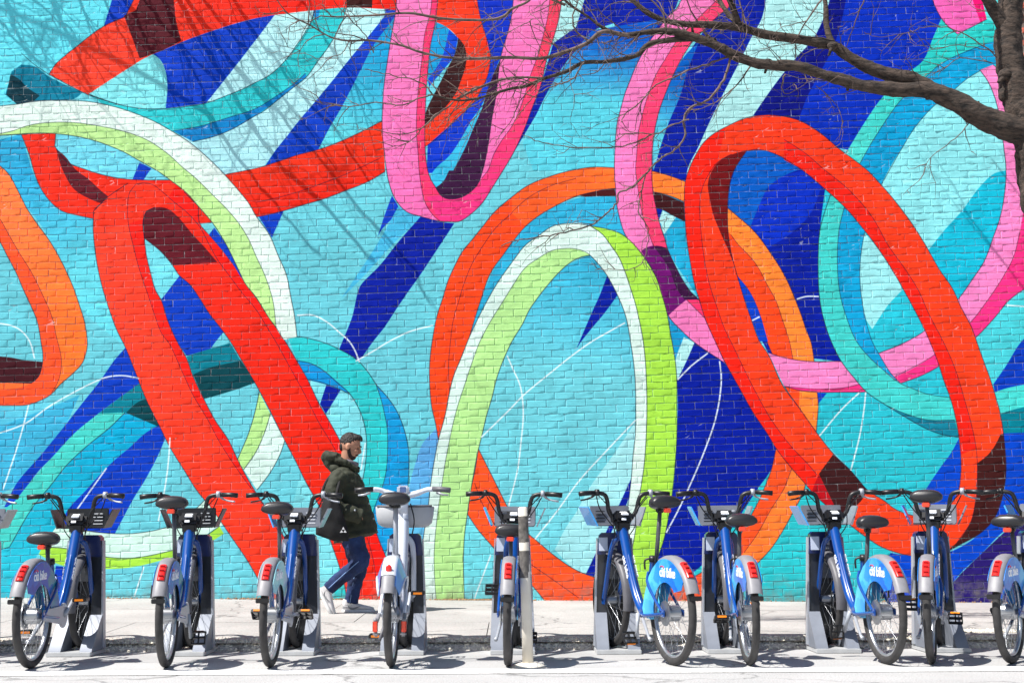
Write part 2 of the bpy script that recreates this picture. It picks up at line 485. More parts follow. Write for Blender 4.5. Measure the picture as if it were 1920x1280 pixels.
# red top arc
F('92,140 104,122 145,87 195,50 235,32 292,-2 300,0 900,0 745,20 720,18 650,15 590,20 540,26 480,35 400,58 340,80 310,93 275,108 250,123 200,155 165,178', (250, 66, 44), (236, 34, 20), (200, 120, 560, 0))
F('232,30 255,20 292,-2 322,0 330,37 340,77 310,93 287,102 262,110 252,82 240,50', (86, 24, 36))
F('650,-5 700,-5 698,15 650,15', (58, 22, 22))
line('92,140 165,178 225,197'); line('92,140 104,122 145,87 195,50 235,32 292,0')
line('40,100 65,122 92,140', 1.2)
# red sweep that comes down behind the pink U
rib('815,41 835,50 850,62 859,72 865,100 850,140 820,180 797,215', '885,-5 900,30 910,65 920,100 915,140 902,170 890,190 855,225 825,255 797,276', (242, 54, 26))
F('800,-5 890,-5 900,30 860,74 850,62 835,50 815,41', (244, 56, 26))
F('859,71 870,85 875,105 873,125 865,150 855,175 835,202 815,222 797,237 797,216 815,175 828,150 838,130 850,108 857,85', (56, 24, 26))
F('807,60 815,41 835,50 842,56 828,110 815,132 802,160', (16, 150, 206))
F('842,56 859,72 850,108 833,130 805,163 802,150 815,132 828,110', (10, 70, 205))
F('883,-5 970,-5 959,32 952,62 942,95 937,114 920,106 910,65 900,30', (8, 48, 192))
F('802,272 855,225 890,190 915,140 920,104 938,110 925,140 912,175 905,195 885,225 865,260 845,290 812,325 800,325', (8, 56, 200))
F('905,195 914,172 892,235 872,282 850,320 817,354 806,335 812,322 845,290 865,260 885,225', (54, 184, 222))
line('885,-5 900,30 910,65 920,100 915,140 902,170 890,190 855,225 825,255 797,276', 1.4)
# red ribbon crossing left
rib('40,252 105,250 103,275 125,303 160,318 200,330 235,336 320,338 425,327 480,316 517,305 555,292 600,280 640,265 685,244 717,227',
    '40,252 55,290 65,325 75,350 92,375 115,395 150,405 178,411 300,430 375,420 430,416 487,406 530,396 567,385 605,374 650,357 692,340 722,322', (240, 44, 24))
rib('425,327 480,316 517,305 555,292 600,280 640,265 685,244 717,227', '425,416 487,406 530,396 567,385 605,374 650,357 692,340 722,322', (240, 52, 24), (226, 34, 18), (600, 280, 620, 370))
F('105,279 122,293 142,318 165,335 190,358 210,374 193,383 170,374 140,356 118,320', (96, 20, 34))
line('480,380 540,366 600,346 660,322 715,296', 1.3)
line('105,250 103,275 125,303 160,318 200,330 235,336 320,338'); line('40,252 55,290 65,325 75,350 92,375 115,395 150,405 178,411')
line('717,227 685,244 640,265 600,280 555,292 517,305 480,316 425,327'); line('722,322 692,340 650,357 605,374 567,385 530,396 487,406 375,420')
line('193,383 215,373 240,358 255,346', 1.3)
# teal arc round the walking man
T3o = '540,632 557,631 600,640 635,654 670,675 692,700 705,720 727,745 745,772 757,802 765,835 767,865 766,895 764,917 750,970 735,1010 712,1060 690,1125'
F('557,675 577,712 612,721 640,731 670,760 687,820 687,852 682,890 665,960 640,1040 625,1125 500,1125 560,900 640,860 600,757', (124, 218, 228))
F('612,721 639,731 611,776 600,757', RO)
rib(T3o, '557,676 585,682 610,697 630,715 655,737 670,760 682,790 687,820 687,852 682,890 665,960 640,1040 620,1125', (44, 198, 202))
rib('705,720 727,745 745,772 757,802 765,835 767,865 766,895 764,917 750,970 735,1010 712,1060 690,1125', '705,720 715,750 722,780 726,802 727,840 725,877 720,902 702,952 685,1010 660,1070 640,1125', (14, 150, 212))
F('557,675 585,682 610,697 640,722 657,739 640,731 612,721 577,712', (10, 146, 214))
line(T3o); line('557,676 585,682 610,697 630,715 655,737 670,760 682,790 687,820 687,852 682,890 665,960'); line('577,712 592,714 612,720 640,731 657,739')
line('705,720 715,750 722,780 726,802 727,840 725,877 720,902 702,952 685,1010 660,1070', 1.4)
F('818,803 822,826 806,917 800,1000 795,1100 760,1100 764,990 766,920 780,865 792,832', (92, 168, 226), (92, 190, 226), (790, 860, 780, 1060))
# big red X: left band, right band
C1 = '240,344 200,372 176,396 175,430 180,480 190,530 205,580 220,620 235,650 255,700 275,750 300,800 320,840 345,880 370,920 395,950 430,1000 470,1060 490,1100 500,1125'
C2 = '290,389 275,396 269,412 271,447 275,480 282,510 292,545 302,562 315,602 332,640 350,672 362,705 382,747 405,790 427,822 450,870 475,915 502,956 535,1010 570,1070 600,1125'
Cl = '255,346 243,362 240,378 241,420 250,460 260,500 275,545 290,590 305,628 315,640 342,697 362,740 390,787 410,825 440,872 465,907 490,940 530,1010 560,1060'
rib(C1, C2, (252, 66, 42), (248, 58, 34), (200, 500, 400, 900))
rib(Cl, C2, (246, 32, 22))
D1 = '240,344 290,340 330,346 345,360 372,387 375,420 392,440 415,467 440,500 460,530 480,558 505,595 535,640 557,677 577,712 600,760 612,780 630,812 660,870 690,950 710,1010 723,1042 735,1080 750,1125'
D2 = '290,389 275,396 269,412 271,447 300,470 322,495 337,517 355,532 375,560 392,587 410,610 432,640 450,670 478,717 505,767 535,827 555,865 572,900 590,932 600,952 620,1014 634,1054 646,1096 654,1125'
Dl = '255,346 270,343 287,347 307,362 330,382 350,398 375,426 392,458 410,490 425,510 455,550 480,580 500,612 517,640 542,685 572,740 597,790 627,840 655,900 680,980 700,1050 712,1125'
rib(D1, D2, (240, 40, 22), (236, 38, 18), (400, 560, 600, 900))
rib(D1, Dl, (246, 26, 18))
F('200,372 240,344 290,342 330,348 300,388 275,396 269,412 200,430 180,420', (248, 52, 30))
F('290,389 315,392 335,408 360,438 385,465 408,492 365,495 325,498 300,470 271,447 269,412 276,395', (96, 20, 34))
line(C1); line(C2); line(Cl, 1.3); line(D1[D1.index('345'):]); line(D2); line(Dl, 1.3)
line('176,396 185,385 200,378', 1.3)
F('375,420 398,418 402,424 392,440', CY); F('392,440 402,427 425,460 447,505 462,533 452,520 440,500 415,467', BL)
# white and green ribbon, left
W1 = '0,207 32,196 62,191 112,189 165,191 212,200 250,212 287,227 320,245 355,267 385,292 412,318 447,357 467,382 480,405 505,440 522,480 537,515 546,560 552,590 557,631'
W2_ = '0,262 20,247 50,237 75,232 132,230 175,235 225,245 270,260 310,285 347,318 362,330 400,367 425,392 450,422 467,450 480,480 497,517 512,565 518,614'
W3 = '0,262 37,252 75,250 112,252 162,260 225,282 262,302 297,322 322,340 350,362 372,387 400,420 425,460 447,505 460,532 480,557 505,597 518,614'
rib(W1, W2_ + ' 532,637', WH)
rib(W2_, W3, (186, 230, 148))
line(W1); line(W2_, 1.3); line(W3); line('518,614 532,637', 1.4)
# orange arch, centre
A1 = '822,825 817,795 810,765 806,727 806,677 812,630 820,590 830,560 840,527 852,500 867,472 885,450 905,425 925,400 957,372 992,347 1035,330 1072,320 1110,314 1152,315 1222,321 1255,330 1285,341 1330,362 1365,391 1390,412 1410,430 1425,447 1440,468 1455,490 1475,525 1487,552 1500,585 1512,620 1520,640 1526,675 1532,736 1534,757 1532,790 1530,812'
A2 = '822,825 835,777 842,740 850,707 865,670 880,632 885,615 895,582 905,552 915,522 927,500 942,480 960,455 985,425 1010,405 1035,390 1060,377 1085,367 1110,361 1152,354 1224,360 1247,365 1282,379 1330,420 1366,470 1382,517 1397,535 1410,555 1427,597 1437,637 1447,662 1472,726 1500,767 1530,812'
rib(A1, A2, OR)
rib('960,372 992,347 1035,330 1072,320 1110,314 1152,315 1222,321 1255,330 1285,341 1365,391 1390,412 1410,430 1425,447 1440,468 1455,490 1475,525 1487,552 1500,585 1512,620 1520,640 1526,675 1532,736 1534,757 1532,790 1530,812',
    '960,400 985,425 1010,405 1035,390 1060,377 1085,367 1110,361 1152,354 1224,360 1247,365 1282,379 1370,440 1385,460 1400,475 1417,495 1440,537 1455,565 1467,600 1480,640 1487,675 1499,735 1499,766 1530,812', (250, 92, 36), (255, 134, 50), (1000, 350, 1300, 360))
F('1085,367 1120,358 1152,353 1155,369 1122,368 1098,369', (74, 22, 26))
F('1224,360 1247,366 1282,380 1284,416 1260,404 1242,394 1229,390', (62, 18, 24))
line(A1); line(A2); line('960,400 930,427 905,462 885,495 870,532 860,565 850,600 845,637 841,690 843,735', 1.3)
line('1370,440 1385,460 1400,475 1417,495 1440,537 1455,565 1467,600 1480,640 1487,675', 1.3)
line('960,398 992,370 1035,348 1080,335', 1.2)
F('1382,517 1397,535 1410,555 1427,597 1440,640 1424,640 1407,595 1395,560', BL)
# orange, lower arc
B1 = '897,841 890,885 882,920 877,964 896,992 920,1020 955,1060 991,1090 1048,1130 1320,1130 1350,1105 1390,1080 1422,1053 1446,1027 1469,992 1487,959 1507,920 1510,907'
B2 = '897,841 905,857 920,887 935,917 953,952 985,995 1006,1013 1042,1043 1080,1068 1114,1081 1170,1092 1230,1096 1281,1088 1311,1075 1340,1055 1370,1025 1388,1002 1407,968 1425,933 1440,897 1447,877 1455,840'
rib(B1, B2, (250, 84, 34)); rib('1510,907 1487,959 1469,992 1446,1027 1422,1053 1400,1072', '1485,876 1470,915 1445,955 1420,1000 1395,1035 1370,1062', (255, 124, 48))
line(B1); line(B2); line('890,905 905,945 940,1000 988,1051 1030,1081 1085,1120', 1.3); line('1485,876 1470,915 1445,955 1420,1000 1395,1035', 1.3)
# pink S ribbon
P1 = '1300,-5 1270,15 1252,32 1235,55 1220,75 1205,100 1190,130 1180,155 1172,175 1165,200 1157,232 1154,262 1152,320 1154,352 1156,382 1162,410 1172,440 1182,455 1200,472 1217,495 1230,520 1240,550 1247,575 1253,592 1280,622 1302,642 1357,679'
P2 = '1400,-5 1370,10 1345,32 1320,57 1300,77 1280,107 1262,142 1250,170 1237,205 1230,232 1225,262 1222,320 1224,357 1230,390 1237,420 1247,450 1251,465 1262,490 1280,525 1295,547 1312,565 1322,597 1340,637 1360,682'
Pl = '1340,5 1317,27 1292,52 1267,80 1250,107 1232,137 1220,165 1210,195 1202,225 1197,250 1194,287 1192,320 1195,345 1200,382 1207,412 1217,440 1225,461'
rib(P1, P2, PK)
rib(Pl, '1400,-5 1370,10 1345,32 1320,57 1300,77 1280,107 1262,142 1250,170 1237,205 1230,232 1225,262 1222,320 1224,357 1230,390 1237,420 1247,450 1251,466', (246, 64, 112))
F('1202,471 1212,464 1225,461 1240,462 1251,466 1262,490 1280,525 1295,547 1311,562 1287,562 1270,576 1253,592 1247,572 1238,540 1230,520 1217,495', PU)
F('1225,461 1240,462 1251,466 1262,490 1280,525 1295,547 1311,562 1283,562 1268,540 1255,505', DP)
F('1287,562 1311,562 1322,597', (246, 54, 110))
line(P1); line(P2); line(Pl, 1.3); line('1287,562 1322,597', 1.4)
# teal ring, right
T1 = '1590,281 1570,320 1557,365 1547,395 1537,432 1534,475 1534,520 1536,555 1542,590 1557,637 1577,677 1600,707 1625,735 1662,760 1715,792 1740,805 1765,814 1798,820'
Tl = '1612,307 1590,360 1582,392 1574,425 1570,470 1571,520 1576,557 1587,595 1604,637 1627,667 1652,690 1685,717 1715,730 1740,739 1790,746'
T2 = '1652,347 1632,400 1621,437 1615,470 1612,515 1615,557 1622,595 1635,640 1647,662 1672,702 1687,717'
pinkloop = '1440,661 1465,669 1502,676 1540,678 1577,677 1600,680 1647,662 1690,645 1735,619 1765,590 1797,560 1822,525 1845,490 1862,445 1875,407 1884,357 1886,320 1881,270 1875,225 1862,175 1850,150 1837,132'
pinkout = '1470,724 1502,732 1532,735 1580,735 1625,734 1660,726 1692,717 1725,705 1761,686 1800,655 1830,632 1865,595 1895,560 1920,505 1935,440 1940,380 1938,320 1930,250 1915,200 1890,150 1862,122'
rib(pinkloop, pinkout, (244, 132, 194))
rib('1470,724 1530,729 1580,727 1612,720 1640,715 1676,707 1752,665 1817,607 1850,565 1880,520 1900,482 1912,435 1918,400', '1470,724 1502,732 1532,735 1580,735 1625,734 1660,726 1692,717 1725,705 1761,686 1800,655 1830,632 1865,595 1895,560 1920,505 1935,440 1940,400', (244, 50, 132))
line(pinkloop); line(pinkout); line('1470,724 1530,729 1580,727 1612,720', 1.3); line('1676,707 1752,665 1817,607 1850,565 1880,520 1900,482 1912,435', 1.3)
F('1621,437 1647,467 1675,510 1692,543 1665,572 1635,617 1622,595 1615,557 1612,515 1615,470', (154, 228, 232))
rib(T1, Tl, (64, 206, 200)); rib(Tl[:Tl.index('1715')], T2, (10, 160, 212))
F('1625,735 1660,727 1687,717 1715,730 1740,739 1782,747 1790,787 1740,787 1702,777 1662,760', (66, 208, 204))
F('1662,760 1702,777 1740,787 1790,787 1798,820 1765,814 1740,805 1715,792', (16, 130, 156))
line(T1); line(Tl, 1.3); line(T2, 1.3); line('1662,760 1702,777 1740,787 1790,787', 1.3)
# white and green arch, centre
G1 = '797,1125 793,1060 794,1007 802,959 806,920 810,890 815,860 822,825 835,777 842,740 850,707 865,670 880,632 905,580 930,535 960,492 985,460 1010,442 1035,425 1065,419 1090,421 1107,424'
G2 = '821,1125 814,1063 815,1019 822,952 829,905 834,872 840,840 847,805 857,765 870,725 885,680 900,640 920,602 940,570 960,538 985,502 1010,484 1035,470 1060,466 1080,467 1097,472 1107,479'
G3 = '872,1125 869,1048 871,1004 877,959 886,900 896,847 905,810 912,780 922,747 932,707 945,672 960,640 980,607 992,582 1007,560 1025,537 1047,512 1070,492 1090,482 1107,479'
rib(G2, G3, (180, 230, 146)); 
G4 = '1107,424 1130,440 1145,460 1160,482 1172,510 1182,540 1192,572 1200,607 1206,640 1210,677 1212,715 1213,765 1211,827 1207,877 1201,917 1192,990 1184,1042 1186,1080 1201,1125'
G5 = '1107,479 1122,495 1135,512 1147,532 1157,552 1167,575 1175,600 1182,640 1187,672 1191,715 1192,765 1191,815 1187,852 1184,892 1181,920 1176,960 1168,1010 1160,1060 1160,1125'
G6 = '1107,424 1140,430 1165,439 1185,455 1202,475 1217,497 1230,520 1240,550 1250,585 1257,625 1266,677 1269,715 1269,760 1269,815 1266,865 1262,910 1255,959 1244,1013 1234,1042 1222,1080 1222,1125'
rib(G1, G2, (214, 240, 230)); rib(G4, G5, (216, 241, 232)); F('1065,419 1107,424 1135,446 1122,495 1107,479 1080,467 1060,466 1030,470 1020,440', (216, 241, 232))
rib(G6, G4, (166, 224, 74))
line(G1); line(G2, 1.3); line(G3); line(G4); line(G5); line(G6)
# pink U on top
U1 = '750,-5 747,0 742,20 735,62 727,112 720,162 717,212 717,250 721,287 725,320 730,345 742,375 762,397 792,407 825,415 840,416 860,416 885,400 905,380 920,357 942,322 960,292 980,250 997,205 1015,157 1025,112 1037,75 1050,25 1058,-5'
Ui = '830,-5 826,0 817,37 807,87 802,137 799,175 797,225 797,275 802,320 807,335 817,352 825,365 835,372 855,373 872,367 895,347 905,320 910,300 917,262 922,225 930,180 937,118 942,95 952,62 959,32 966,-5'
Ul = '816,-5 812,0 807,25 797,62 792,105 786,155 782,200 781,250 784,287 786,320 790,350 797,380 815,407 825,415'
Ur = '1036,-5 1027,32 1020,62 1010,100 992,150 982,185 960,237 940,265 925,292 915,320 903,335'
rib(U1, Ui, (242, 122, 186), (244, 108, 178), (740, 100, 900, 400))
rib(Ul, '830,-5 826,0 817,37 807,87 802,137 799,175 797,225 797,275 802,320 807,335 817,352 825,365 832,385 825,415', (240, 54, 108))
rib('825,415 840,416 860,416 885,400 905,380 920,357 942,322 960,292 980,250 997,205 1015,157 1025,112 1037,75 1050,25 1058,-5',
    '800,370 825,367 835,372 855,373 872,367 895,347 905,333 915,320 925,292 940,265 960,237 982,185 992,150 1010,100 1020,62 1027,32 1036,-5', (238, 52, 128), (246, 62, 96), (880, 380, 1020, 100))
F('938,112 930,180 922,225 917,262 910,300 905,320 895,347 872,367 855,373 835,372 825,365 817,352 830,342 842,320 850,320 870,282 890,235 905,200 912,175 925,140', (58, 20, 60))
line(U1); line(Ui); line(Ul, 1.4); line(Ur, 1.4)
# red ring, right
Ro = '1440,216 1410,219 1385,227 1360,239 1340,250 1320,267 1305,290 1291,320 1285,340 1283,370 1284,407 1287,445 1294,490 1302,532 1312,565 1322,597 1341,640 1360,680 1385,725 1410,770 1440,815 1455,840 1482,875 1510,907 1527,927 1549,947 1588,979 1626,1008 1653,1025 1674,1033 1700,1040 1734,1042 1767,1038 1791,1025 1808,1016 1835,1001 1862,974 1877,939 1884,905 1886,877 1884,840 1880,805 1875,775 1867,745 1855,707 1842,672 1830,638 1822,615 1802,577 1785,540 1762,507 1735,460 1710,420 1680,380 1652,347 1626,320 1590,292 1570,277 1547,257 1522,239 1497,226 1470,219'
Ri = '1440,284 1425,281 1400,283 1388,300 1376,320 1370,337 1365,370 1364,415 1366,445 1370,470 1376,495 1382,517 1395,560 1407,595 1424,640 1440,664 1467,722 1500,767 1532,812 1562,850 1595,882 1625,917 1660,940 1675,952 1700,963 1735,968 1770,957 1795,924 1801,890 1801,852 1797,815 1790,777 1782,747 1770,715 1757,675 1743,640 1732,615 1715,582 1695,545 1675,510 1647,467 1615,425 1582,387 1547,355 1505,320 1477,302 1460,292'
ro = smooth(S(Ro)); ri = smooth(S(Ri))
paint(towall(np.concatenate([ro, ro[:1], ri[:1], ri[::-1]])), (246, 58, 26), (248, 66, 28), (1500, 300, 1800, 800))
Rl = '1372,289 1345,305 1330,325 1317,352 1312,382 1314,432 1320,482 1330,532 1342,570 1360,620 1370,640 1400,702 1422,745 1445,785 1482,835 1515,870 1532,890'
rib(Ro[Ro.index('1360,239'):Ro.index('1549')], Rl.replace('1372,289 ', ''), (246, 34, 18))
Rr = '1470,262 1510,288 1547,320 1590,355 1635,407 1665,460 1697,505 1722,545 1742,590 1768,640 1790,690 1807,745 1822,800 1830,840 1832,867 1832,890 1830,927 1820,977 1794,1016'
rib(Rr[:Rr.index('1832,867')], '1470,300 1505,320 1547,355 1582,387 1615,425 1647,467 1675,510 1695,545 1715,582 1732,615 1743,640 1757,675 1770,715 1782,747 1790,777 1797,815 1801,852', (244, 34, 20))
F('1335,320 1352,300 1372,290 1400,282 1388,300 1376,320 1370,337 1365,370 1364,415 1366,445 1370,470 1376,497 1365,468 1350,435 1337,402 1330,370 1327,345', (110, 14, 20))
F('1881,812 1875,815 1865,835 1852,852 1832,868 1832,890 1831,927 1828,944 1820,977 1808,998 1794,1016 1767,1038 1791,1025 1808,1016 1835,1001 1862,974 1877,939 1884,905 1886,877 1884,840', (66, 26, 26))
F('1562,851 1595,882 1625,917 1617,935 1600,955 1590,980 1575,967 1558,935 1535,888', (62, 26, 28))
F('1535,888 1558,935 1575,965 1588,979 1549,947 1522,920 1528,905', (186, 16, 28))
line(S(Ro) + S('1440,216')); line(S(Ri) + S('1440,284')); line(Rl, 1.3); line(Rr, 1.3)
line('1626,1008 1600,985 1590,975 1640,960 1700,985 1760,975 1800,950', 0.1)
# white chalk-thin lines
WL = (232, 246, 250)
for t in ['0,832 45,795 92,762 130,740 175,717 200,707 230,704 261,709', '54,759 45,795 35,830 17,885 6,917', '0,607 20,610 40,620 56,640 65,672',
          '319,820 316,865 311,905 297,977', '270,1062 252,1118', '200,877 175,912 145,954', '557,591 587,591 615,605 635,622 655,640 667,660 674,679',
          '812,610 767,622 730,640 697,660 667,677', '1172,605 1145,620 1110,640 1072,667 1022,707 980,742 960,763 902,820', '951,667 961,690 975,722 980,752 981,782 977,827 971,877 966,900 953,950',
          '920,1040 890,1120', '1192,787 1135,847 1085,902 1045,957 1003,1010', '1327,662 1297,685 1270,712', '1349,677 1352,702 1350,740 1340,790 1320,847 1290,917 1270,959 1249,998',
          '1611,736 1580,765 1536,817', '1623,735 1620,765 1612,815 1595,881', '1494,561 1510,556 1535,556', '1410,601 1424,594', '1885,572 1930,580', '685,830 677,880']:
    line(t, 2.6, WL, 0.8)
# reflect the paint past the edges of the photograph so that it goes on
def refl_left(px):
    c = int((atY(-80, 640, WALLY).x - TX0) * TS)
    IMG[:, :c] = IMG[:, c:2 * c][:, ::-1]
refl_left(-80)
_r = int((atY(960, -75, WALLY).z - TZ0) * TS)
IMG[_r:] = IMG[2 * _r - TH:_r][::-1]
IMG = np.clip(IMG, 0, 1)
_o = np.where(IMG <= 0.0031308, IMG * 12.92, 1.055 * np.power(np.maximum(IMG, 1e-6), 1 / 2.4) - 0.055)
_buf = np.ones((TH, TW, 4), dtype=np.float32); _buf[..., :3] = _o
mural_img = bpy.data.images.new('mural_paint', TW, TH, alpha=False)
mural_img.pixels.foreach_set(_buf.ravel())
mural_img.update()
mural_img.pack()
del _buf, _o

# ------------------------------------------------------------------ painted wall
WR = atY(1906, 190, WALLY).x          # where the painted wall ends on the right
WL_ = -8.2
WTOP = 8.0
def mural_mat(name, joint=False):
    m = bpy.data.materials.new(name); m.use_nodes = True
    nt = m.node_tree; N = nt.nodes; L = nt.links; b = N['Principled BSDF']
    geo = N.new('ShaderNodeNewGeometry'); sep = N.new('ShaderNodeSeparateXYZ'); L.new(geo.outputs['Position'], sep.inputs[0])
    def aff(src, off, sc):
        q = N.new('ShaderNodeMath'); q.operation = 'SUBTRACT'; L.new(src, q.inputs[0]); q.inputs[1].default_value = off
        w = N.new('ShaderNodeMath'); w.operation = 'DIVIDE'; L.new(q.outputs[0], w.inputs[0]); w.inputs[1].default_value = sc
        return w.outputs[0]
    cmb = N.new('ShaderNodeCombineXYZ')
    L.new(aff(sep.outputs['X'], TX0, TW / TS), cmb.inputs[0]); L.new(aff(sep.outputs['Z'], TZ0, TH / TS), cmb.inputs[1])
    im = N.new('ShaderNodeTexImage'); im.image = mural_img; im.extension = 'EXTEND'; im.interpolation = 'Linear'
    L.new(cmb.outputs[0], im.inputs['Vector'])
    # uneven coats of paint
    n1 = N.new('ShaderNodeTexNoise'); n1.inputs['Scale'].default_value = 3.2; n1.inputs['Detail'].default_value = 8; n1.inputs['Roughness'].default_value = 0.65
    L.new(geo.outputs['Position'], n1.inputs['Vector'])
    mr = N.new('ShaderNodeMapRange'); mr.inputs['From Min'].default_value = 0.3; mr.inputs['From Max'].default_value = 0.7
    mr.inputs['To Min'].default_value = 0.78; mr.inputs['To Max'].default_value = 1.05
    L.new(n1.outputs['Fac'], mr.inputs['Value'])
    mul = N.new('ShaderNodeVectorMath'); mul.operation = 'SCALE'; L.new(im.outputs['Color'], mul.inputs[0]); L.new(mr.outputs[0], mul.inputs['Scale'])
    # chips and spatter where the brick coat is thin; mortar mixed paler throughout
    n2 = N.new('ShaderNodeTexNoise'); n2.inputs['Scale'].default_value = 42.0 if not joint else 26.0; n2.inputs['Detail'].default_value = 5
    L.new(geo.outputs['Position'], n2.inputs['Vector'])
    r2 = N.new('ShaderNodeMapRange'); r2.inputs['From Min'].default_value = 0.735 if not joint else 0.5; r2.inputs['From Max'].default_value = 0.79 if not joint else 0.72
    r2.inputs['To Max'].default_value = 0.45 if not joint else 0.50
    r2.inputs['To Min'].default_value = 0.0 if not joint else 0.26
    L.new(n2.outputs['Fac'], r2.inputs['Value'])
    mx = N.new('ShaderNodeMix'); mx.data_type = 'RGBA'; L.new(r2.outputs[0], mx.inputs['Factor'])
    L.new(mul.outputs[0], mx.inputs['A']); mx.inputs['B'].default_value = (0.72, 0.78, 0.78, 1)
    # splash dirt at the foot of the wall, old drips
    hz = N.new('ShaderNodeMapRange'); hz.inputs['From Min'].default_value = 0.12; hz.inputs['From Max'].default_value = 0.46; hz.inputs['To Min'].default_value = 0.9; hz.inputs['To Max'].default_value = 0.0
    L.new(sep.outputs['Z'], hz.inputs['Value'])
    n5 = N.new('ShaderNodeTexNoise'); n5.inputs['Scale'].default_value = 9.0; n5.inputs['Detail'].default_value = 8; n5.inputs['Roughness'].default_value = .7; L.new(geo.outputs['Position'], n5.inputs['Vector'])
    h5 = N.new('ShaderNodeMapRange'); h5.inputs['From Min'].default_value = 0.42; h5.inputs['From Max'].default_value = 0.66; L.new(n5.outputs['Fac'], h5.inputs['Value'])
    hm = N.new('ShaderNodeMath'); hm.operation = 'MULTIPLY'; L.new(hz.outputs[0], hm.inputs[0]); L.new(h5.outputs[0], hm.inputs[1])
    m2 = N.new('ShaderNodeMix'); m2.data_type = 'RGBA'; L.new(hm.outputs[0], m2.inputs['Factor']); L.new(mx.outputs['Result'], m2.inputs['A']); m2.inputs['B'].default_value = (0.20, 0.18, 0.15, 1)
    # faint large-scale fading of the paint
    n6 = N.new('ShaderNodeTexNoise'); n6.inputs['Scale'].default_value = 0.9; n6.inputs['Detail'].default_value = 5; L.new(geo.outputs['Position'], n6.inputs['Vector'])
    f6 = N.new('ShaderNodeMapRange'); f6.inputs['From Min'].default_value = 0.45; f6.inputs['From Max'].default_value = 0.75; f6.inputs['To Max'].default_value = 0.0; L.new(n6.outputs['Fac'], f6.inputs['Value'])
    m3 = N.new('ShaderNodeMix'); m3.data_type = 'RGBA'; L.new(f6.outputs[0], m3.inputs['Factor']); L.new(m2.outputs['Result'], m3.inputs['A']); m3.inputs['B'].default_value = (0.66, 0.70, 0.68, 1)
    L.new(m3.outputs['Result'], b.inputs['Base Color'])
    b.inputs['Roughness'].default_value = 0.7
    b.inputs['Specular IOR Level'].default_value = 0.08
    n3 = N.new('ShaderNodeTexNoise'); n3.inputs['Scale'].default_value = 75.0; n3.inputs['Detail'].default_value = 8; n3.inputs['Roughness'].default_value = 0.6
    L.new(geo.outputs['Position'], n3.inputs['Vector'])
    bp = N.new('ShaderNodeBump'); bp.inputs['Distance'].default_value = 0.0022; bp.inputs['Strength'].default_value = 0.8
    L.new(n3.outputs['Fac'], bp.inputs['Height']); L.new(bp.outputs['Normal'], b.inputs['Normal'])
    return m
m_brick = mural_mat('painted_brick'); m_joint = mural_mat('painted_mortar', True)
BLN, BCO, JT = 0.2095, 0.0762, 0.0062
def brick_variant(k, L_, H_, D=0.03, lump=0.0012, chip=0.0):
    """front face towards -Y, its back at y=0; lumpy face, rounded arrises"""
    r = np.random.default_rng(k)
    us = [0, 0.019, 0.2, 0.4, 0.6, 0.8, 0.981, 1]; vs = [0, 0.055, 0.36, 0.64, 0.945, 1]
    V = []; idx = {}
    for j, v in enumerate(vs):
        for i, u in enumerate(us):
            e = (i in (0, len(us) - 1)) + (j in (0, len(vs) - 1))
            y = -D + (0.0032 if e == 1 else 0.0045 if e == 2 else 0) * (1 if D < .02 else 1.5)
            y += float(r.normal(0, lump)) * (0.4 if e else 1)
            if chip and e == 0 and r.random() < chip: y += 0.004
            x = (u - 0.5) * L_ + (float(r.normal(0, 0.0011)) if e else 0); z = (v - 0.5) * H_ + (float(r.normal(0, 0.0009)) if e else 0)
            if e == 2: x *= 0.985; z *= 0.96
            idx[i, j] = len(V); V.append((x, y, z))
    Fs = []
    for j in range(len(vs) - 1):
        for i in range(len(us) - 1):
            Fs.append((idx[i, j], idx[i + 1, j], idx[i + 1, j + 1], idx[i, j + 1]))
    ring = [(i, 0) for i in range(len(us))] + [(len(us) - 1, j) for j in range(1, len(vs))] + [(i, len(vs) - 1) for i in range(len(us) - 2, -1, -1)] + [(0, j) for j in range(len(vs) - 2, 0, -1)]
    n0 = len(V)
    for q in ring:
        x, y, z = V[idx[q]]; V.append((x * 1.01, 0.0, z * 1.01))
    n = len(ring)
    for k_ in range(n):
        a, b_ = idx[ring[k_]], idx[ring[(k_ + 1) % n]]
        Fs.append((b_, a, n0 + k_, n0 + (k_ + 1) % n))
    return np.array(V), Fs
TILT = radians(1.65)
MORTY = WALLY + 0.0          # mortar face plane; bricks stand ~5 mm proud
wall = empty('brick_wall', (0, WALLY, 0))
tag(wall, 'tall brick wall painted all over with looping red, pink, orange, lime and blue ribbons', 'wall')
# mortar sheet and core
mb = MB()
nx = 60
xs = [WL_ + (WR - WL_) * i / nx for i in range(nx + 1)]
v = []
for x in xs: v += [(x, 0.0, wallbase(x) - 0.25), (x, 0.0, WTOP)]
mb.add(v, [(2 * i, 2 * i + 2, 2 * i + 3, 2 * i + 1) for i in range(nx)], False)
mortar = mb.build('mortar', m_joint, wall)
mb = MB(); mb.box(((WL_ + WR) / 2, 0.155, WTOP / 2), (WR - WL_, 0.29, WTOP + 0.1)); mb.build('wall_core', mat('core', srgb(120, 110, 105)), wall)
VARS = []
for k in range(14):
    VARS.append(brick_variant(100 + k, BLN - JT, BCO - JT, D=0.0060, lump=0.0009 if k < 8 else 0.0018, chip=0.0 if k < 9 else 0.22))
VM = []
for k, (V, Fs) in enumerate(VARS):
    me = bpy.data.meshes.new('brick'); me.from_pydata(V.tolist(), [], Fs)
    me.polygons.foreach_set('use_smooth', [True] * len(Fs)); me.materials.append(m_brick); me.set_sharp_from_angle(angle=radians(24)); VM.append(me)
SV = []; SF = []; off = 0
ct, st = cos(TILT), sin(TILT)
single = []
rows0 = int(-1.6 / BCO); rows1 = int((WTOP + 1.0) / BCO)
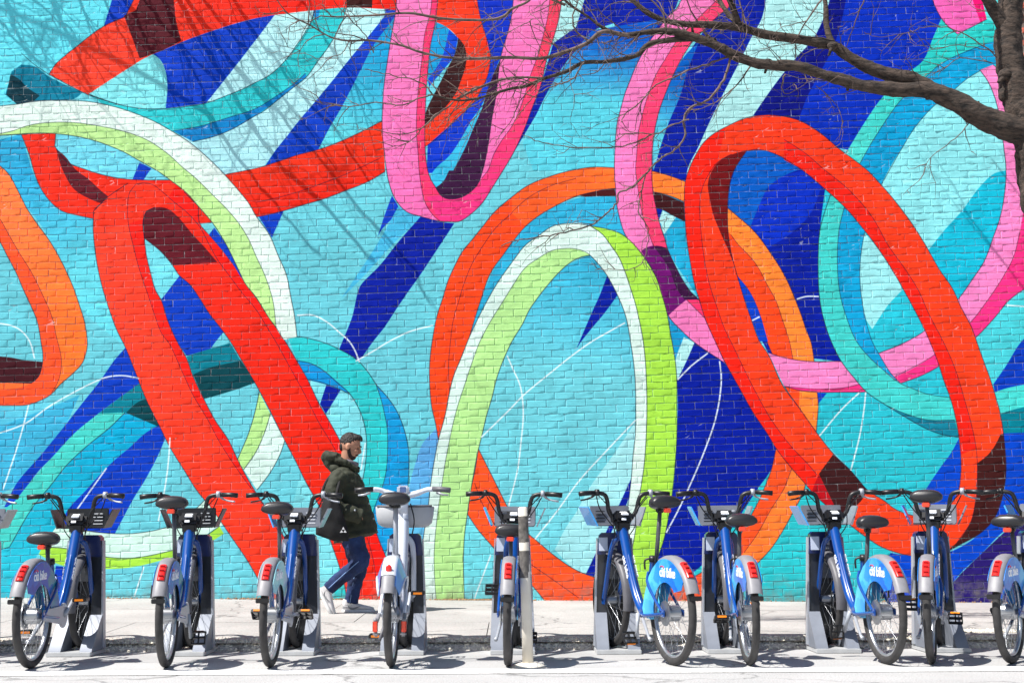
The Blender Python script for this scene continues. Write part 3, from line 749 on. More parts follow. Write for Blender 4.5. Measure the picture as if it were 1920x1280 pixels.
for r in range(rows0, rows1):
    shift = (0.5 if r % 2 else 0.0) + random.uniform(-0.09, 0.09)
    rz = random.uniform(-0.0016, 0.0016)
    for c in range(int(-9.2 / BLN), int(7.5 / BLN)):
        u = (c + shift) * BLN + random.uniform(-0.0018, 0.0018); w = r * BCO + rz
        X = u * ct - w * st; Z = u * st + w * ct
        if X < WL_ + 0.1 or X > WR + 0.09 or Z > WTOP - 0.05: continue
        if Z < wallbase(X) - 0.03: continue
        rough_zone = (X < -3.3 and Z > 4.3) or (X > 2.2 and Z > 3.6) or random.random() < 0.12
        k = random.randrange(8, 14) if rough_zone and random.random() < 0.6 else random.randrange(0, 8)
        ax, az = random.gauss(0, 0.011), random.gauss(0, 0.007)
        rotm = Matrix.Rotation(-TILT + random.gauss(0, 0.003), 3, 'Y') @ Matrix.Rotation(ax, 3, 'X') @ Matrix.Rotation(az, 3, 'Z')
        dy = random.uniform(-0.0012, 0.0012)
        if 1.42 < Z - X * tan(TILT) < 1.42 + 6 * BCO and -5.35 < X < 5.35 and len(single) < 300:
            single.append((X, dy, Z, rotm, k)); continue
        V, Fs = VARS[k]
        P = V @ np.array(rotm).T + np.array([X, dy, Z])
        P[:, 0] = np.minimum(P[:, 0], WR - 0.003)
        SV.append(P); SF.append(np.array([f for f in Fs]) + off); off += len(P)
me = bpy.data.meshes.new('bricks')
SVa = np.concatenate(SV); SFa = np.concatenate(SF)
me.vertices.add(len(SVa)); me.vertices.foreach_set('co', SVa.ravel())
me.loops.add(SFa.size); me.loops.foreach_set('vertex_index', SFa.ravel().astype(np.int32))
me.polygons.add(len(SFa)); me.polygons.foreach_set('loop_start', np.arange(0, SFa.size, 4, dtype=np.int32))
me.update(calc_edges=True); me.polygons.foreach_set('use_smooth', [True] * len(SFa))
me.set_sharp_from_angle(angle=radians(24))
me.materials.append(m_brick)
o = mesh_obj('brickwork', me, None, wall); o['kind'] = 'stuff'
for (X, dy, Z, rotm, k) in single:
    o = bpy.data.objects.new('brick', VM[k]); link(o, wall)
    o.matrix_local = Matrix.Translation((X, dy, Z)) @ rotm.to_4x4()
print('bricks', len(SV), len(single))

# ------------------------------------------------------------------ bare brick pier of the next house
m_red = mat('bare_brick', srgb(176, 84, 62), rough=0.85, var=0.25, scale=14, bump=0.003, bscale=90)
m_redm = mat('bare_mortar', srgb(120, 104, 96), rough=0.95, var=0.15, bump=0.002)
pier = empty('brick_pier', (WR + 0.06, WALLY - 0.14, 0))
tag(pier, 'unpainted red brick pier of the next building beside the right edge of the mural', 'building')
MB().box((1.55, 0.3, 4.2), (3.1, 0.58, 8.6)).build('mortar', m_redm, pier)
MB().box((-0.03, 0.25, 4.2), (0.05, 0.3, 8.4)).build('gap_shadow_strip', mat('gap_shade', srgb(38, 32, 30), rough=0.9), pier)  # dark strip standing in for the shadow in the gap beside the mural
RV = []
for k in range(5):
    V, Fs = brick_variant(300 + k, 0.2, 0.062, D=0.012, lump=0.0012, chip=0.1)
    me = bpy.data.meshes.new('brick'); me.from_pydata(V.tolist(), [], Fs); me.polygons.foreach_set('use_smooth', [True] * len(Fs)); me.materials.append(m_red); RV.append(me)
sv = []; sf = []; off = 0; cnt = 0
for r in range(0, 118):
    for c in range(15):
        x = 0.1 + c * 0.21 + (0.105 if r % 2 else 0); z = 0.12 + r * 0.072
        if x > 3.0: continue
        if c < 2 and 2.5 < z < 6.6:
            o = bpy.data.objects.new('brick', random.choice(RV)); link(o, pier); o.location = (x, 0.010, z); o.rotation_euler = (random.gauss(0, .01), 0, random.gauss(0, .01)); cnt += 1
        else:
            V, Fs = VARS[r % 8]
            sv.append(V * np.array([0.99, 2.0, 0.9]) + np.array([x, 0.008, z])); sf.append(np.array(Fs) + off); off += len(V)
me = bpy.data.meshes.new('bricks'); a = np.concatenate(sv); f = np.concatenate(sf)
me.from_pydata(a.tolist(), [], f.tolist()); me.materials.append(m_red)
o = mesh_obj('brickwork', me, None, pier); o['kind'] = 'stuff'

# ------------------------------------------------------------------ ground
def ground_mat(name, c, spots=0.15, grain=0.0015, scale=120, rough=0.9, big=0.1):
    m = bpy.data.materials.new(name); m.use_nodes = True
    nt = m.node_tree; N = nt.nodes; L = nt.links; b = N['Principled BSDF']
    geo = N.new('ShaderNodeNewGeometry')
    n1 = N.new('ShaderNodeTexNoise'); n1.inputs['Scale'].default_value = 1.3; n1.inputs['Detail'].default_value = 8
    n2 = N.new('ShaderNodeTexNoise'); n2.inputs['Scale'].default_value = scale; n2.inputs['Detail'].default_value = 3
    for n in (n1, n2): L.new(geo.outputs['Position'], n.inputs['Vector'])
    r1 = N.new('ShaderNodeMapRange'); r1.inputs['From Min'].default_value = 0.3; r1.inputs['From Max'].default_value = 0.7; r1.inputs['To Min'].default_value = 1 - big; r1.inputs['To Max'].default_value = 1 + big
    r2 = N.new('ShaderNodeMapRange'); r2.inputs['From Min'].default_value = 0.32; r2.inputs['From Max'].default_value = 0.6; r2.inputs['To Min'].default_value = 1 - spots * 2; r2.inputs['To Max'].default_value = 1 + spots
    L.new(n1.outputs['Fac'], r1.inputs['Value']); L.new(n2.outputs['Fac'], r2.inputs['Value'])
    mm = N.new('ShaderNodeMath'); mm.operation = 'MULTIPLY'; L.new(r1.outputs[0], mm.inputs[0]); L.new(r2.outputs[0], mm.inputs[1])
    vv = N.new('ShaderNodeVectorMath'); vv.operation = 'SCALE'; vv.inputs[0].default_value = c[:3]; L.new(mm.outputs[0], vv.inputs['Scale'])
    # stains, gum and hairline cracks
    n3 = N.new('ShaderNodeTexNoise'); n3.inputs['Scale'].default_value = 11; n3.inputs['Detail'].default_value = 7; n3.inputs['Roughness'].default_value = .7; L.new(geo.outputs['Position'], n3.inputs['Vector'])
    s3 = N.new('ShaderNodeMapRange'); s3.inputs['From Min'].default_value = .60; s3.inputs['From Max'].default_value = .74; s3.inputs['To Min'].default_value = 1; s3.inputs['To Max'].default_value = .55; L.new(n3.outputs['Fac'], s3.inputs['Value'])
    ns = N.new('ShaderNodeTexNoise'); ns.inputs['Scale'].default_value = 2.5; ns.inputs['Detail'].default_value = 6; L.new(geo.outputs['Position'], ns.inputs['Vector'])
    ad = N.new('ShaderNodeVectorMath'); ad.operation = 'MULTIPLY_ADD'; L.new(ns.outputs['Color'], ad.inputs[0]); ad.inputs[1].default_value = (.8, .8, 0); L.new(geo.outputs['Position'], ad.inputs[2])
    vo = N.new('ShaderNodeTexVoronoi'); vo.feature = 'DISTANCE_TO_EDGE'; vo.inputs['Scale'].default_value = 0.45; L.new(ad.outputs[0], vo.inputs['Vector'])
    vc = N.new('ShaderNodeMapRange'); vc.inputs['From Max'].default_value = .008; vc.inputs['To Min'].default_value = .45; vc.inputs['To Max'].default_value = 1; L.new(vo.outputs['Distance'], vc.inputs['Value'])
    mm2 = N.new('ShaderNodeMath'); mm2.operation = 'MULTIPLY'; L.new(s3.outputs[0], mm2.inputs[0]); L.new(vc.outputs[0], mm2.inputs[1])
    v2 = N.new('ShaderNodeVectorMath'); v2.operation = 'SCALE'; L.new(vv.outputs[0], v2.inputs[0]); L.new(mm2.outputs[0], v2.inputs['Scale'])
    L.new(v2.outputs[0], b.inputs['Base Color']); b.inputs['Roughness'].default_value = rough
    bp = N.new('ShaderNodeBump'); bp.inputs['Distance'].default_value = grain; L.new(n2.outputs['Fac'], bp.inputs['Height']); L.new(bp.outputs['Normal'], b.inputs['Normal'])
    return m
m_road = ground_mat('asphalt_worn', (0.40, 0.40, 0.40), 0.16, 0.002, 95)
m_gut = ground_mat('gutter_concrete', (0.36, 0.36, 0.36), 0.08, 0.001, 130)
m_walk = ground_mat('walk_concrete', (0.37, 0.358, 0.345), 0.13, 0.0015, 85, big=0.14)
m_kerb = ground_mat('kerb_concrete', (0.52, 0.48, 0.43), 0.2, 0.004, 60)
m_white = ground_mat('road_paint', (0.78, 0.78, 0.77), 0.06, 0.001, 110)
def sheet(name, x0, x1, y0, y1, zf, m, nx=40, ny=6, kind='structure', parent=None):
    vs = []; fs = []
    for j in range(ny + 1):
        for i in range(nx + 1):
            x = x0 + (x1 - x0) * i / nx; y = y0 + (y1 - y0) * j / ny
            vs.append((x, y, zf(x, y)))
    for j in range(ny):
        for i in range(nx):
            a = j * (nx + 1) + i; fs.append((a, a + 1, a + nx + 2, a + nx + 1))
    me = bpy.data.meshes.new(name); me.from_pydata(vs, [], fs); me.materials.append(m)
    o = mesh_obj(name, me, None, parent)
    if kind: o['kind'] = kind
    return o
sheet('ground', -120, 120, -120, 160, lambda x, y: -0.35, m_road, 4, 4)
GUTY = atZ(960, 1238, 0).y
sheet('road', -60, 60, -40, GUTY, lambda x, y: 0.0, m_road, 8, 8)
g = sheet('gutter', -30, 30, GUTY + 0.012, KERBY - 0.0, lambda x, y: 0.0 , m_gut, 60, 2)
sheet('gutter_joint', -30, 30, GUTY - 0.002, GUTY + 0.014, lambda x, y: -0.012, mat('joint_dirt', srgb(70, 62, 58), rough=1), 10, 1)
ly0 = atZ(960, 1262.5, 0).y; ly1 = atZ(960, 1254, 0).y
sheet('road_marking', -30, 30, ly0, ly1, lambda x, y: 0.004, m_white, 10, 1)
# kerb and pavement
sheet('pavement', -8.4, 9.2, KERBY + 0.02, WALLY + 0.3, lambda x, y: walkz(x, y) - 0.03, mat('joint_dirt2', srgb(105, 98, 90), rough=1), 40, 8)
pav = empty('pavement_flags', (0, 0, 0)); pav['kind'] = 'structure'
SL = 1.5
yb = [KERBY + 0.17, KERBY + 1.34, KERBY + 2.62, WALLY + 0.02]
for i in range(-6, 7):
    for j in range(3):
        x0 = i * SL + 0.35 * (j % 2) - 0.2; x1 = x0 + SL - 0.008; y0 = yb[j]; y1 = yb[j + 1] - 0.008
        if x0 > 9: continue
        bm = bmesh.new()
        n = 8
        gridv = []
        dz = random.uniform(-0.0015, 0.0015)
        for jj in range(3):
            gridv.append([bm.verts.new((x0 + (x1 - x0) * ii / n, y0 + (y1 - y0) * jj / 2, walkz(x0 + (x1 - x0) * ii / n, y0 + (y1 - y0) * jj / 2) + dz)) for ii in range(n + 1)])
        for jj in range(2):
            for ii in range(n): bm.faces.new((gridv[jj][ii], gridv[jj][ii + 1], gridv[jj + 1][ii + 1], gridv[jj + 1][ii]))
        bd = [e for e in bm.edges if e.is_boundary]
        r_ = bmesh.ops.extrude_edge_only(bm, edges=bd)
        for vv in [q for q in r_['geom'] if isinstance(q, bmesh.types.BMVert)]: vv.co.z -= 0.04
        bmesh.ops.recalc_face_normals(bm, faces=bm.faces)
        me = bpy.data.meshes.new('slab'); bm.to_mesh(me); bm.free(); me.materials.append(m_walk)
        mesh_obj('slab', me, None, pav)
# kerb: broken concrete lip with the aggregate showing
kb = empty('kerb', (0, 0, 0)); kb['kind'] = 'structure'
def kprof(x):
    n = 0.5 * sin(x * 3.1) + 0.3 * sin(x * 7.7 + 1) + 0.2 * sin(x * 17.3 + 2)
    return n
vs = []; fs = []
NX = 700
for i in range(NX + 1):
    x = -9 + 18.2 * i / NX
    n = kprof(x) + random.uniform(-0.25, 0.25)
    prof = [(KERBY - 0.030, -0.01), (KERBY - 0.004 + 0.010 * n, 0.022), (KERBY + 0.045 + 0.012 * n, 0.050 + 0.006 * n), (KERBY + 0.10 + 0.012 * n, KTOP - 0.008 + 0.004 * n), (KERBY + 0.165, walkz(x, KERBY + 0.165) + 0.001), (KERBY + 0.166, 0.02)]
    vs += [(x, y, z) for y, z in prof]
for i in range(NX):
    for k in range(5): fs.append((i * 6 + k, (i + 1) * 6 + k, (i + 1) * 6 + k + 1, i * 6 + k + 1))
me = bpy.data.meshes.new('kerb_stone'); me.from_pydata(vs, [], fs); me.materials.append(m_kerb); mesh_obj('kerb_stone', me, None, kb)
def pebbles(name, N_, fn, m, parent, smin=0.004, smax=0.012):
    ico = [(0, 0, 1), (.894, 0, .447), (.276, .851, .447), (-.724, .526, .447), (-.724, -.526, .447), (.276, -.851, .447), (.724, .526, -.447), (-.276, .851, -.447), (-.894, 0, -.447), (-.276, -.851, -.447), (.724, -.526, -.447), (0, 0, -1)]
    icf = [(0, 1, 2), (0, 2, 3), (0, 3, 4), (0, 4, 5), (0, 5, 1), (1, 6, 2), (2, 7, 3), (3, 8, 4), (4, 9, 5), (5, 10, 1), (6, 7, 2), (7, 8, 3), (8, 9, 4), (9, 10, 5), (10, 6, 1), (11, 7, 6), (11, 8, 7), (11, 9, 8), (11, 10, 9), (11, 6, 10)]
    I = np.array(ico); Fv = np.array(icf); vs = []; fs = []
    for k in range(N_):
        p = fn()
        s = rng.uniform(smin, smax) * rng.uniform(0.6, 1.3, 3)
        Q = I * s * rng.uniform(0.8, 1.2, (12, 1)); a = rng.uniform(0, 6.28)
        c_, s_ = cos(a), sin(a)
        Q = Q @ np.array([[c_, s_, 0], [-s_, c_, 0], [0, 0, 1]])
        vs.append(Q + np.array(p)); fs.append(Fv + 12 * k)
    me = bpy.data.meshes.new(name); me.from_pydata(np.concatenate(vs).tolist(), [], np.concatenate(fs).tolist()); me.materials.append(m)
    o = mesh_obj(name, me, None, parent); o['kind'] = 'stuff'
    return o
def kp():
    x = random.uniform(-6.5, 6.5)
    t = random.random() ** 0.8
    n = kprof(x)
    y = KERBY - 0.022 + 0.125 * t + 0.010 * n * t; z = 0.004 + 0.076 * t
    return (x, y, z)
m_peb = mat('pebble', srgb(226, 216, 200), rough=0.85, var=0.4, scale=38)
o = pebbles('aggregate', 7000, kp, m_peb, kb, 0.006, 0.015)
def gp():
    x = random.gauss(4.15, 0.5); return (x, KERBY + random.uniform(0.28, 0.52) + 0.05 * sin(x * 9), walkz(x, KERBY + 0.4) + 0.002)
pg = pebbles('spalled_gravel', 900, gp, m_peb, None, 0.004, 0.012)
tag(pg, None, None, None, 'stuff')
def wd():
    x = random.choice([random.gauss(-2.3, .35), random.gauss(-.45, .2), random.uniform(-5.5, 5.5)])
    return (x, WALLY - random.uniform(0.01, 0.05), wallbase(x) + 0.002)
pebbles('wall_foot_grit', 900, wd, mat('dry_litter', srgb(140, 110, 80), rough=1, var=0.5, scale=40), None, 0.004, 0.014)

# ------------------------------------------------------------------ trees
from mathutils import noise as mn
def bark(name, c1, c2):
    m = bpy.data.materials.new(name); m.use_nodes = True
    nt = m.node_tree; N = nt.nodes; L = nt.links; b = N['Principled BSDF']
    geo = N.new('ShaderNodeNewGeometry')
    mp = N.new('ShaderNodeMapping'); mp.inputs['Scale'].default_value = (10, 34, 34)
    L.new(geo.outputs['Position'], mp.inputs[0])
    n1 = N.new('ShaderNodeTexNoise'); n1.inputs['Scale'].default_value = 1.0; n1.inputs['Detail'].default_value = 9; n1.inputs['Roughness'].default_value = 0.65
    L.new(mp.outputs[0], n1.inputs['Vector'])
    rp = N.new('ShaderNodeValToRGB'); rp.color_ramp.elements[0].position = 0.35; rp.color_ramp.elements[1].position = 0.68
    rp.color_ramp.elements[0].color = c1; rp.color_ramp.elements[1].color = c2
    L.new(n1.outputs['Fac'], rp.inputs['Fac']); L.new(rp.outputs['Color'], b.inputs['Base Color']); b.inputs['Roughness'].default_value = 0.9
    bp = N.new('ShaderNodeBump'); bp.inputs['Distance'].default_value = 0.02; bp.inputs['Strength'].default_value = 1.0
    L.new(n1.outputs['Fac'], bp.inputs['Height']); L.new(bp.outputs['Normal'], b.inputs['Normal'])
    return m
m_bark = bark('bark', srgb(14, 11, 10), srgb(86, 72, 63))
m_twig = mat('twig_bark', srgb(98, 82, 76), rough=0.8, var=0.55, scale=12)
def rough_tube(mb, pts, rad, seg=14, sub=6, amp=0.10):
    P = cr([tuple(p) for p in pts], sub)
    Rr_ = []
    n = len(pts)
    for i in range(len(P)):
        t = i / max(1, len(P) - 1) * (n - 1); k = min(int(t), n - 2); f = t - k
        Rr_.append(rad[k] * (1 - f) + rad[k + 1] * f)
    n0 = len(mb.v)
    mb.tube(P, Rr_, seg=seg)
    for q in range(n0, len(mb.v)):
        v = Vector(mb.v[q]); i = (q - n0) // seg
        c = P[min(i, len(P) - 1)]; d = v - c
        w = mn.noise(v * 7.0) * amp * 1.6 + mn.noise(v * 22.0) * amp * 0.8
        mb.v[q] = tuple(c + d * (1 + w))
    return P
def twig(mb, p, d, L_, r, lvl, rnd):
    n = 5 if L_ > 0.25 else 3
    pts = [p]; dd = d.normalized()
    for i in range(n):
        dd = (dd + Vector((rnd.gauss(0, .24), rnd.gauss(0, .20), rnd.gauss(0, .24) ))).normalized()
        pts.append(pts[-1] + dd * (L_ / n))
    rad = [r * (1 - 0.75 * i / n) for i in range(n + 1)]
    mb.tube(pts, rad, seg=4 if lvl > 0 else 5, cap=False)
    if lvl < 2:
        for k in range(rnd.randint(1, 3) if L_ > .12 else 0):
            i = rnd.randint(1, n); s = dd.cross(Vector((rnd.gauss(0, 1), rnd.gauss(0, 1), rnd.gauss(0, 1)))).normalized()
            twig(mb, pts[i], dd * rnd.uniform(.3, .9) + s * .8, L_ * rnd.uniform(.25, .6), r * .6, lvl + 1, rnd)
def sprout(mb, P, dens, lmin, lmax, rnd, r0=0.0042, bias=Vector((-.4, 0, -.05))):
    for i in range(len(P) - 1):
        a, b = Vector(P[i]), Vector(P[i + 1]); seg = (b - a)
        k = dens * seg.length
        k = int(k) + (rnd.random() < k - int(k))
        for _ in range(k):
            p = a + seg * rnd.random()
            s = seg.normalized().cross(Vector((rnd.gauss(0, 1), rnd.gauss(0, 1), rnd.gauss(0, 1)))).normalized()
            twig(mb, p, seg.normalized() * .7 + s * rnd.uniform(.5, 1.1) + bias * .4, rnd.uniform(lmin, lmax), r0 * rnd.uniform(.7, 1.2), 0, rnd)
tx0 = atY(1998, 640, 10.35)
tree = empty('street_tree', (tx0.x + 0.02, 10.35, walkz(tx0.x, 10.35)))
tag(tree, 'bare street tree with dark bark reaching its limbs over the right of the mural', 'tree')
TB_ = Vector(tree.location)
def PX(t, Y0=10.35, Y1=None):
    q = S(t); n = len(q); Y1 = Y0 if Y1 is None else Y1
    return [tuple(atY(x, y, Y0 + (Y1 - Y0) * i / max(1, n - 1)) - TB_) for i, (x, y) in enumerate(q)]
rnd = random.Random(5)
mb = MB()
tp = [(0.0, 0, -0.05), (0.02, 0, 0.5), (0.0, 0, 1.6), (-0.02, 0, 2.6)] + PX('1962,420 1942,300 1922,225 1904,160 1890,95 1893,45 1897,-20 1905,-120 1900,-260')
rough_tube(mb, tp, [0.21, 0.19, 0.17, 0.165, 0.16, 0.155, 0.14, 0.125, 0.115, 0.105, 0.095, 0.08, 0.05], 26, 12, 0.15)
mb.ell(PX('1880,178')[0], (0.035, 0.05, 0.06), 10, 8)
mb.build('trunk', m_bark, tree)
limbs = [
 ('1952,285 1915,248 1875,236 1840,219 1790,190 1740,170 1690,169 1640,164 1590,154 1540,139 1490,124 1440,122 1385,108 1335,82 1272,62 1222,60 1172,66 1135,55 1100,30 1067,8 1040,-20', 10.35, 10.1,
  [.15, .135, .125, .115, .10, .082, .066, .06, .056, .052, .050, .048, .046, .044, .036, .026, .022, .017, .013, .011, .009]),
 ('1750,172 1715,152 1665,140 1635,130 1590,105 1560,86 1515,77 1440,66 1385,52 1330,47 1270,44 1220,28 1180,-6 1160,-40', 10.33, 10.35, [.085, .075, .066, .058, .052, .05, .046, .042, .038, .034, .03, .026, .022, .018]),
 ('1561,84 1550,50 1548,10 1540,-40', 10.33, 10.5, [.036, .028, .024, .02]),
 ('1386,52 1376,20 1358,-25', 10.34, 10.2, [.034, .028, .024]),
 ('1405,56 1368,30 1330,-30', 10.3, 10.6, [.028, .024, .02]),
 ('1888,60 1866,20 1838,-18 1800,-80', 10.35, 10.2, [.08, .06, .052, .04]),
 ('1900,40 1912,0 1935,-60', 10.4, 10.6, [.06, .04, .03]),
 ('1300,72 1222,81 1192,105 1135,116 1095,118 1060,135 1022,147 985,162 960,166 925,176 890,186 855,188 810,178', 10.2, 9.8, [.034, .026, .023, .02, .019, .018, .016, .015, .014, .012, .011, .011, .009]),
 ('1180,68 1130,60 1100,82 1047,102 1010,110 960,108 880,110 830,107 785,97 750,85 692,76 655,77 620,70 580,47 555,35 530,20', 10.12, 9.6, [.02, .018, .017, .015, .014, .0125, .012, .011, .010, .009, .0085, .008, .007, .006, .005, .004]),
 ('1060,10 1010,-8 985,6 960,17 942,32 905,38 830,35 767,25 705,29 630,32 600,30', 10.1, 9.9, [.012, .012, .012, .012, .012, .011, .011, .010, .009, .007, .005]),
 ('1022,147 960,146 905,162 855,187', 10.0, 9.85, [.009, .009, .010, .010]),
]
for t, Y0, Y1, rad in limbs:
    rad = [q * (.88 if rad[0] > .03 else 1.0) for q in rad]
    mb = MB(); P = rough_tube(mb, PX(t, Y0, Y1), rad, 14 if rad[0] > .03 else 8, 7, 0.15)
    mb.build('branch', m_bark if rad[0] > .022 else m_twig, tree)
    limbs_P = P
mb = MB()
for (px, py, r) in ((1840, 214, .05), (1740, 166, .055), (1590, 150, .04), (1440, 118, .035), (1335, 78, .034), (1300, 72, .03), (1561, 86, .035), (1886, 140, .05)):
    p = PX('%d,%d' % (px, py), 10.28)[0]; mb.ell(p, (r * 1.3, r, r), 10, 8)
    d = Vector((rnd.uniform(-1, 0), -.3, rnd.choice((-1, 1)))).normalized(); mb.tube([Vector(p), Vector(p) + d * .06, Vector(p) + d * .11], [r * .6, r * .4, r * .3], 7)
o = mb.build('knots', m_bark, tree); o['kind'] = 'stuff'
thin = [
 ('810,178 800,162 775,150 730,140 685,130', .007, 9.8), ('810,178 780,187 750,197 705,193 655,200 620,197 587,190', .007, 9.8),
 ('850,195 817,215 790,242 750,252 717,247 675,240', .007, 9.8), ('790,242 775,260 750,272 705,282', .005, 9.8),
 ('1370,110 1357,150 1330,185 1292,205 1282,225 1285,250 1272,275 1235,300 1212,325 1185,352 1160,362 1157,380 1135,402 1107,422 1060,435 1010,445 960,452 940,461', .011, 10.2),
 ('1212,325 1205,352 1197,397 1212,420 1215,450 1205,490 1180,505 1150,505 1115,506', .006, 10.2),
 ('1292,225 1260,235 1235,250 1197,250 1160,251', .007, 10.2), ('1222,252 1185,270 1135,277 1060,275 1010,265 980,252', .007, 10.2),
 ('1365,107 1330,120 1297,130 1260,147 1230,160 1205,187 1172,215 1165,230', .009, 10.25), ('1205,187 1195,220 1190,245', .005, 10.2),
 ('1410,118 1390,150 1370,170 1345,190 1300,210', .007, 10.3), ('1095,118 1070,150 1040,160 1010,175 985,200 965,225', .007, 10.0),
 ('1010,150 975,190 960,225 940,250 925,275', .005, 10.0), ('1135,116 1120,135 1090,142 1060,150', .005, 10.1),
 ('1880,125 1860,100 1800,60 1740,50 1700,62 1650,70 1620,60', .006, 10.5), ('1868,98 1830,90 1790,85 1750,90 1700,80', .005, 10.5),
 ('1860,118 1800,110 1760,135 1700,140', .005, 10.5), ('1620,0 1600,50 1585,95', .006, 10.3), ('1820,228 1790,260 1750,290 1735,315', .005, 10.3),
 ('1530,160 1570,200 1580,240 1575,270', .004, 10.3), ('1472,140 1465,165 1480,175 1520,150', .006, 10.3), ('1540,0 1500,60 1490,110', .008, 10.2),
 ('1385,0 1400,60 1380,100 1372,112', .006, 10.2), ('1000,35 940,70 900,95 885,110', .004, 9.9), ('880,110 850,125 800,140 770,150', .005, 9.7),
 ('1050,103 1030,70 1010,40 990,20', .005, 10.1), ('700,100 680,60 640,20 620,-10', .005, 9.7), ('655,77 640,100 600,110 570,100', .004, 9.6),
 ('1900,-5 1905,40 1918,100', .008, 10.7), ('1250,60 1240,20 1200,-20', .01, 10.2), ('1110,80 1080,60 1075,30 1090,-10', .01, 10.1),
]
mb = MB()
for t, r, Y in thin:
    P = cr(PX(t, Y, Y + rnd.uniform(-.25, .25)), 5)
    P = [p + Vector((rnd.gauss(0, .003), rnd.gauss(0, .006), rnd.gauss(0, .003))) for p in P]
    mb.tube(P, [r * (1 - .6 * i / len(P)) for i in range(len(P))], seg=6, cap=False)
    sprout(mb, P, 7.5, .07, .40, rnd, .0046)
for t, Y0, Y1, rad in limbs:
    q = PX(t, Y0, Y1); P = cr(q, 3)
    if rad[0] > .07 and len(rad) > 10: P = P[len(P) // 3:]
    sprout(mb, P, 8.0 if rad[0] > .03 else 13.0, .10, .55, rnd, .005)
    if rad[0] > .03 and len(rad) > 10:
        P2 = P[len(P) // 3:]; sprout(mb, P2, 7.5, .2, .85, rnd, .006)
o = mb.build('twigs', m_twig, tree); o['kind'] = 'stuff'
print('twig faces', len(mb.f))
# the tree's top, above the picture
mb = MB()
for k in range(26):
    a = rnd.uniform(0, 2 * pi); base = Vector(PX('1903,-110')[0]) + Vector((0, 0, rnd.uniform(-.3, .8)))
    d = Vector((cos(a) * .8, sin(a) * .5, rnd.uniform(.5, 1.2)))
    pts = [base]
    for i in range(7):
        d = (d + Vector((rnd.gauss(0, .2), rnd.gauss(0, .2), rnd.gauss(0, .15)))).normalized(); pts.append(pts[-1] + d * .45)
    P = cr(pts, 2); mb.tube(P, [.035 * (1 - .85 * i / len(P)) for i in range(len(P))], seg=6, cap=False)
    sprout(mb, P, 2.5, .2, .8, rnd, .007, Vector((0, 0, .3)))
o = mb.build('crown', m_twig, tree); o['kind'] = 'stuff'

# a second street tree, just out of the frame on the left: its shadow lies on the upper left of the mural
tree2 = empty('street_tree', (-12.4, 10.6, walkz(-8, 10.5)))
tag(tree2, 'tall bare street tree past the left edge, shading the top left of the mural', 'tree')
B2_ = Vector(tree2.location)
mb = MB()
rough_tube(mb, [(0, 0, -.1), (.05, 0, 1.5), (0.02, 0.02, 3.2), (.1, .1, 5.0), (.2, .2, 7.0), (.1, .4, 10), (.0, .4, 13.5)], [.24, .21, .19, .17, .13, .09, .05], 20, 8, .08)
mb.build('trunk', m_bark, tree2)
# shadows wanted on the wall, as pixel lines; each is lifted back towards the sun
def lift(px, py, t):
    return atY(px, py, WALLY) - SUNDIR * t - B2_
rn2 = random.Random(21)
shadow_lines = [
 ('330,-10 385,90 430,165 470,230 520,300 600,380 700,490', .030, 4.6, 5.8), ('345,-10 400,70 460,150 520,215 590,290 680,400 770,500 800,560', .021, 4.4, 5.6), ('300,-10 330,60 350,110 375,160 400,250', .022, 4.4, 5.2),
 ('230,-10 262,50 290,100 310,140 335,200', .02, 4.0, 4.8), ('95,-10 118,50 140,90 158,130 170,170', .022, 5.0, 5.8), ('12,-10 25,40 40,80 58,110', .018, 5.0, 5.6),
 ('380,0 430,60 480,120 560,220 640,330', .018, 5.2, 6.2), ('190,-10 210,30 240,90 260,130', .016, 5.0, 5.6), ('430,-10 500,90 560,170 640,260 700,350', .02, 5.6, 6.4),
 ('560,-10 600,60 660,150 700,210', .012, 4.8, 5.4), ('0,40 40,90 90,130 110,160', .012, 4.6, 5.2), ('150,0 175,60 190,100', .014, 4.8, 5.4), ('270,0 300,40 345,90 420,170', .014, 4.8, 5.4),
 ('395,220 450,300 520,390 600,480', .02, 5.6, 6.4), ('60,0 130,60 170,110 210,180', .010, 4.6, 5.4), ('130,-10 100,40 70,100 30,160', .008, 4.6, 5.2), ('0,-10 60,60 90,110 150,160', .008, 4.6, 5.0),
]
hub = Vector((.7, .9, 13.4))
mt = MB()
for t, r, t0, t1 in shadow_lines:
    q = S(t); n = len(q)
    pts = [lift(x, y, max(2.3, (6.95 - atY(x, y, WALLY).z) / -SUNDIR.z)) for i, (x, y) in enumerate(q)]
    mb = MB(); P = cr(pts, 5)
    P = [p + Vector((rn2.gauss(0, .01), rn2.gauss(0, .01), rn2.gauss(0, .01))) for p in P]
    r *= 1.0
    mb.tube(P, [r * (1 - .5 * i / len(P)) for i in range(len(P))], seg=7)
    top = P[0]
    st_ = cr([hub, hub.lerp(top, .35) + Vector((0, 0, .35)), hub.lerp(top, .75) + Vector((0, 0, .25)), top], 5)
    mb.tube(st_, [r * .8 for i in range(len(st_))], seg=7)
    mb.build('branch', m_bark, tree2)
    sprout(mt, P[:int(len(P) * .8)], 5.5, .2, .9, rn2, .0065, Vector((.3, 0, -.6)))
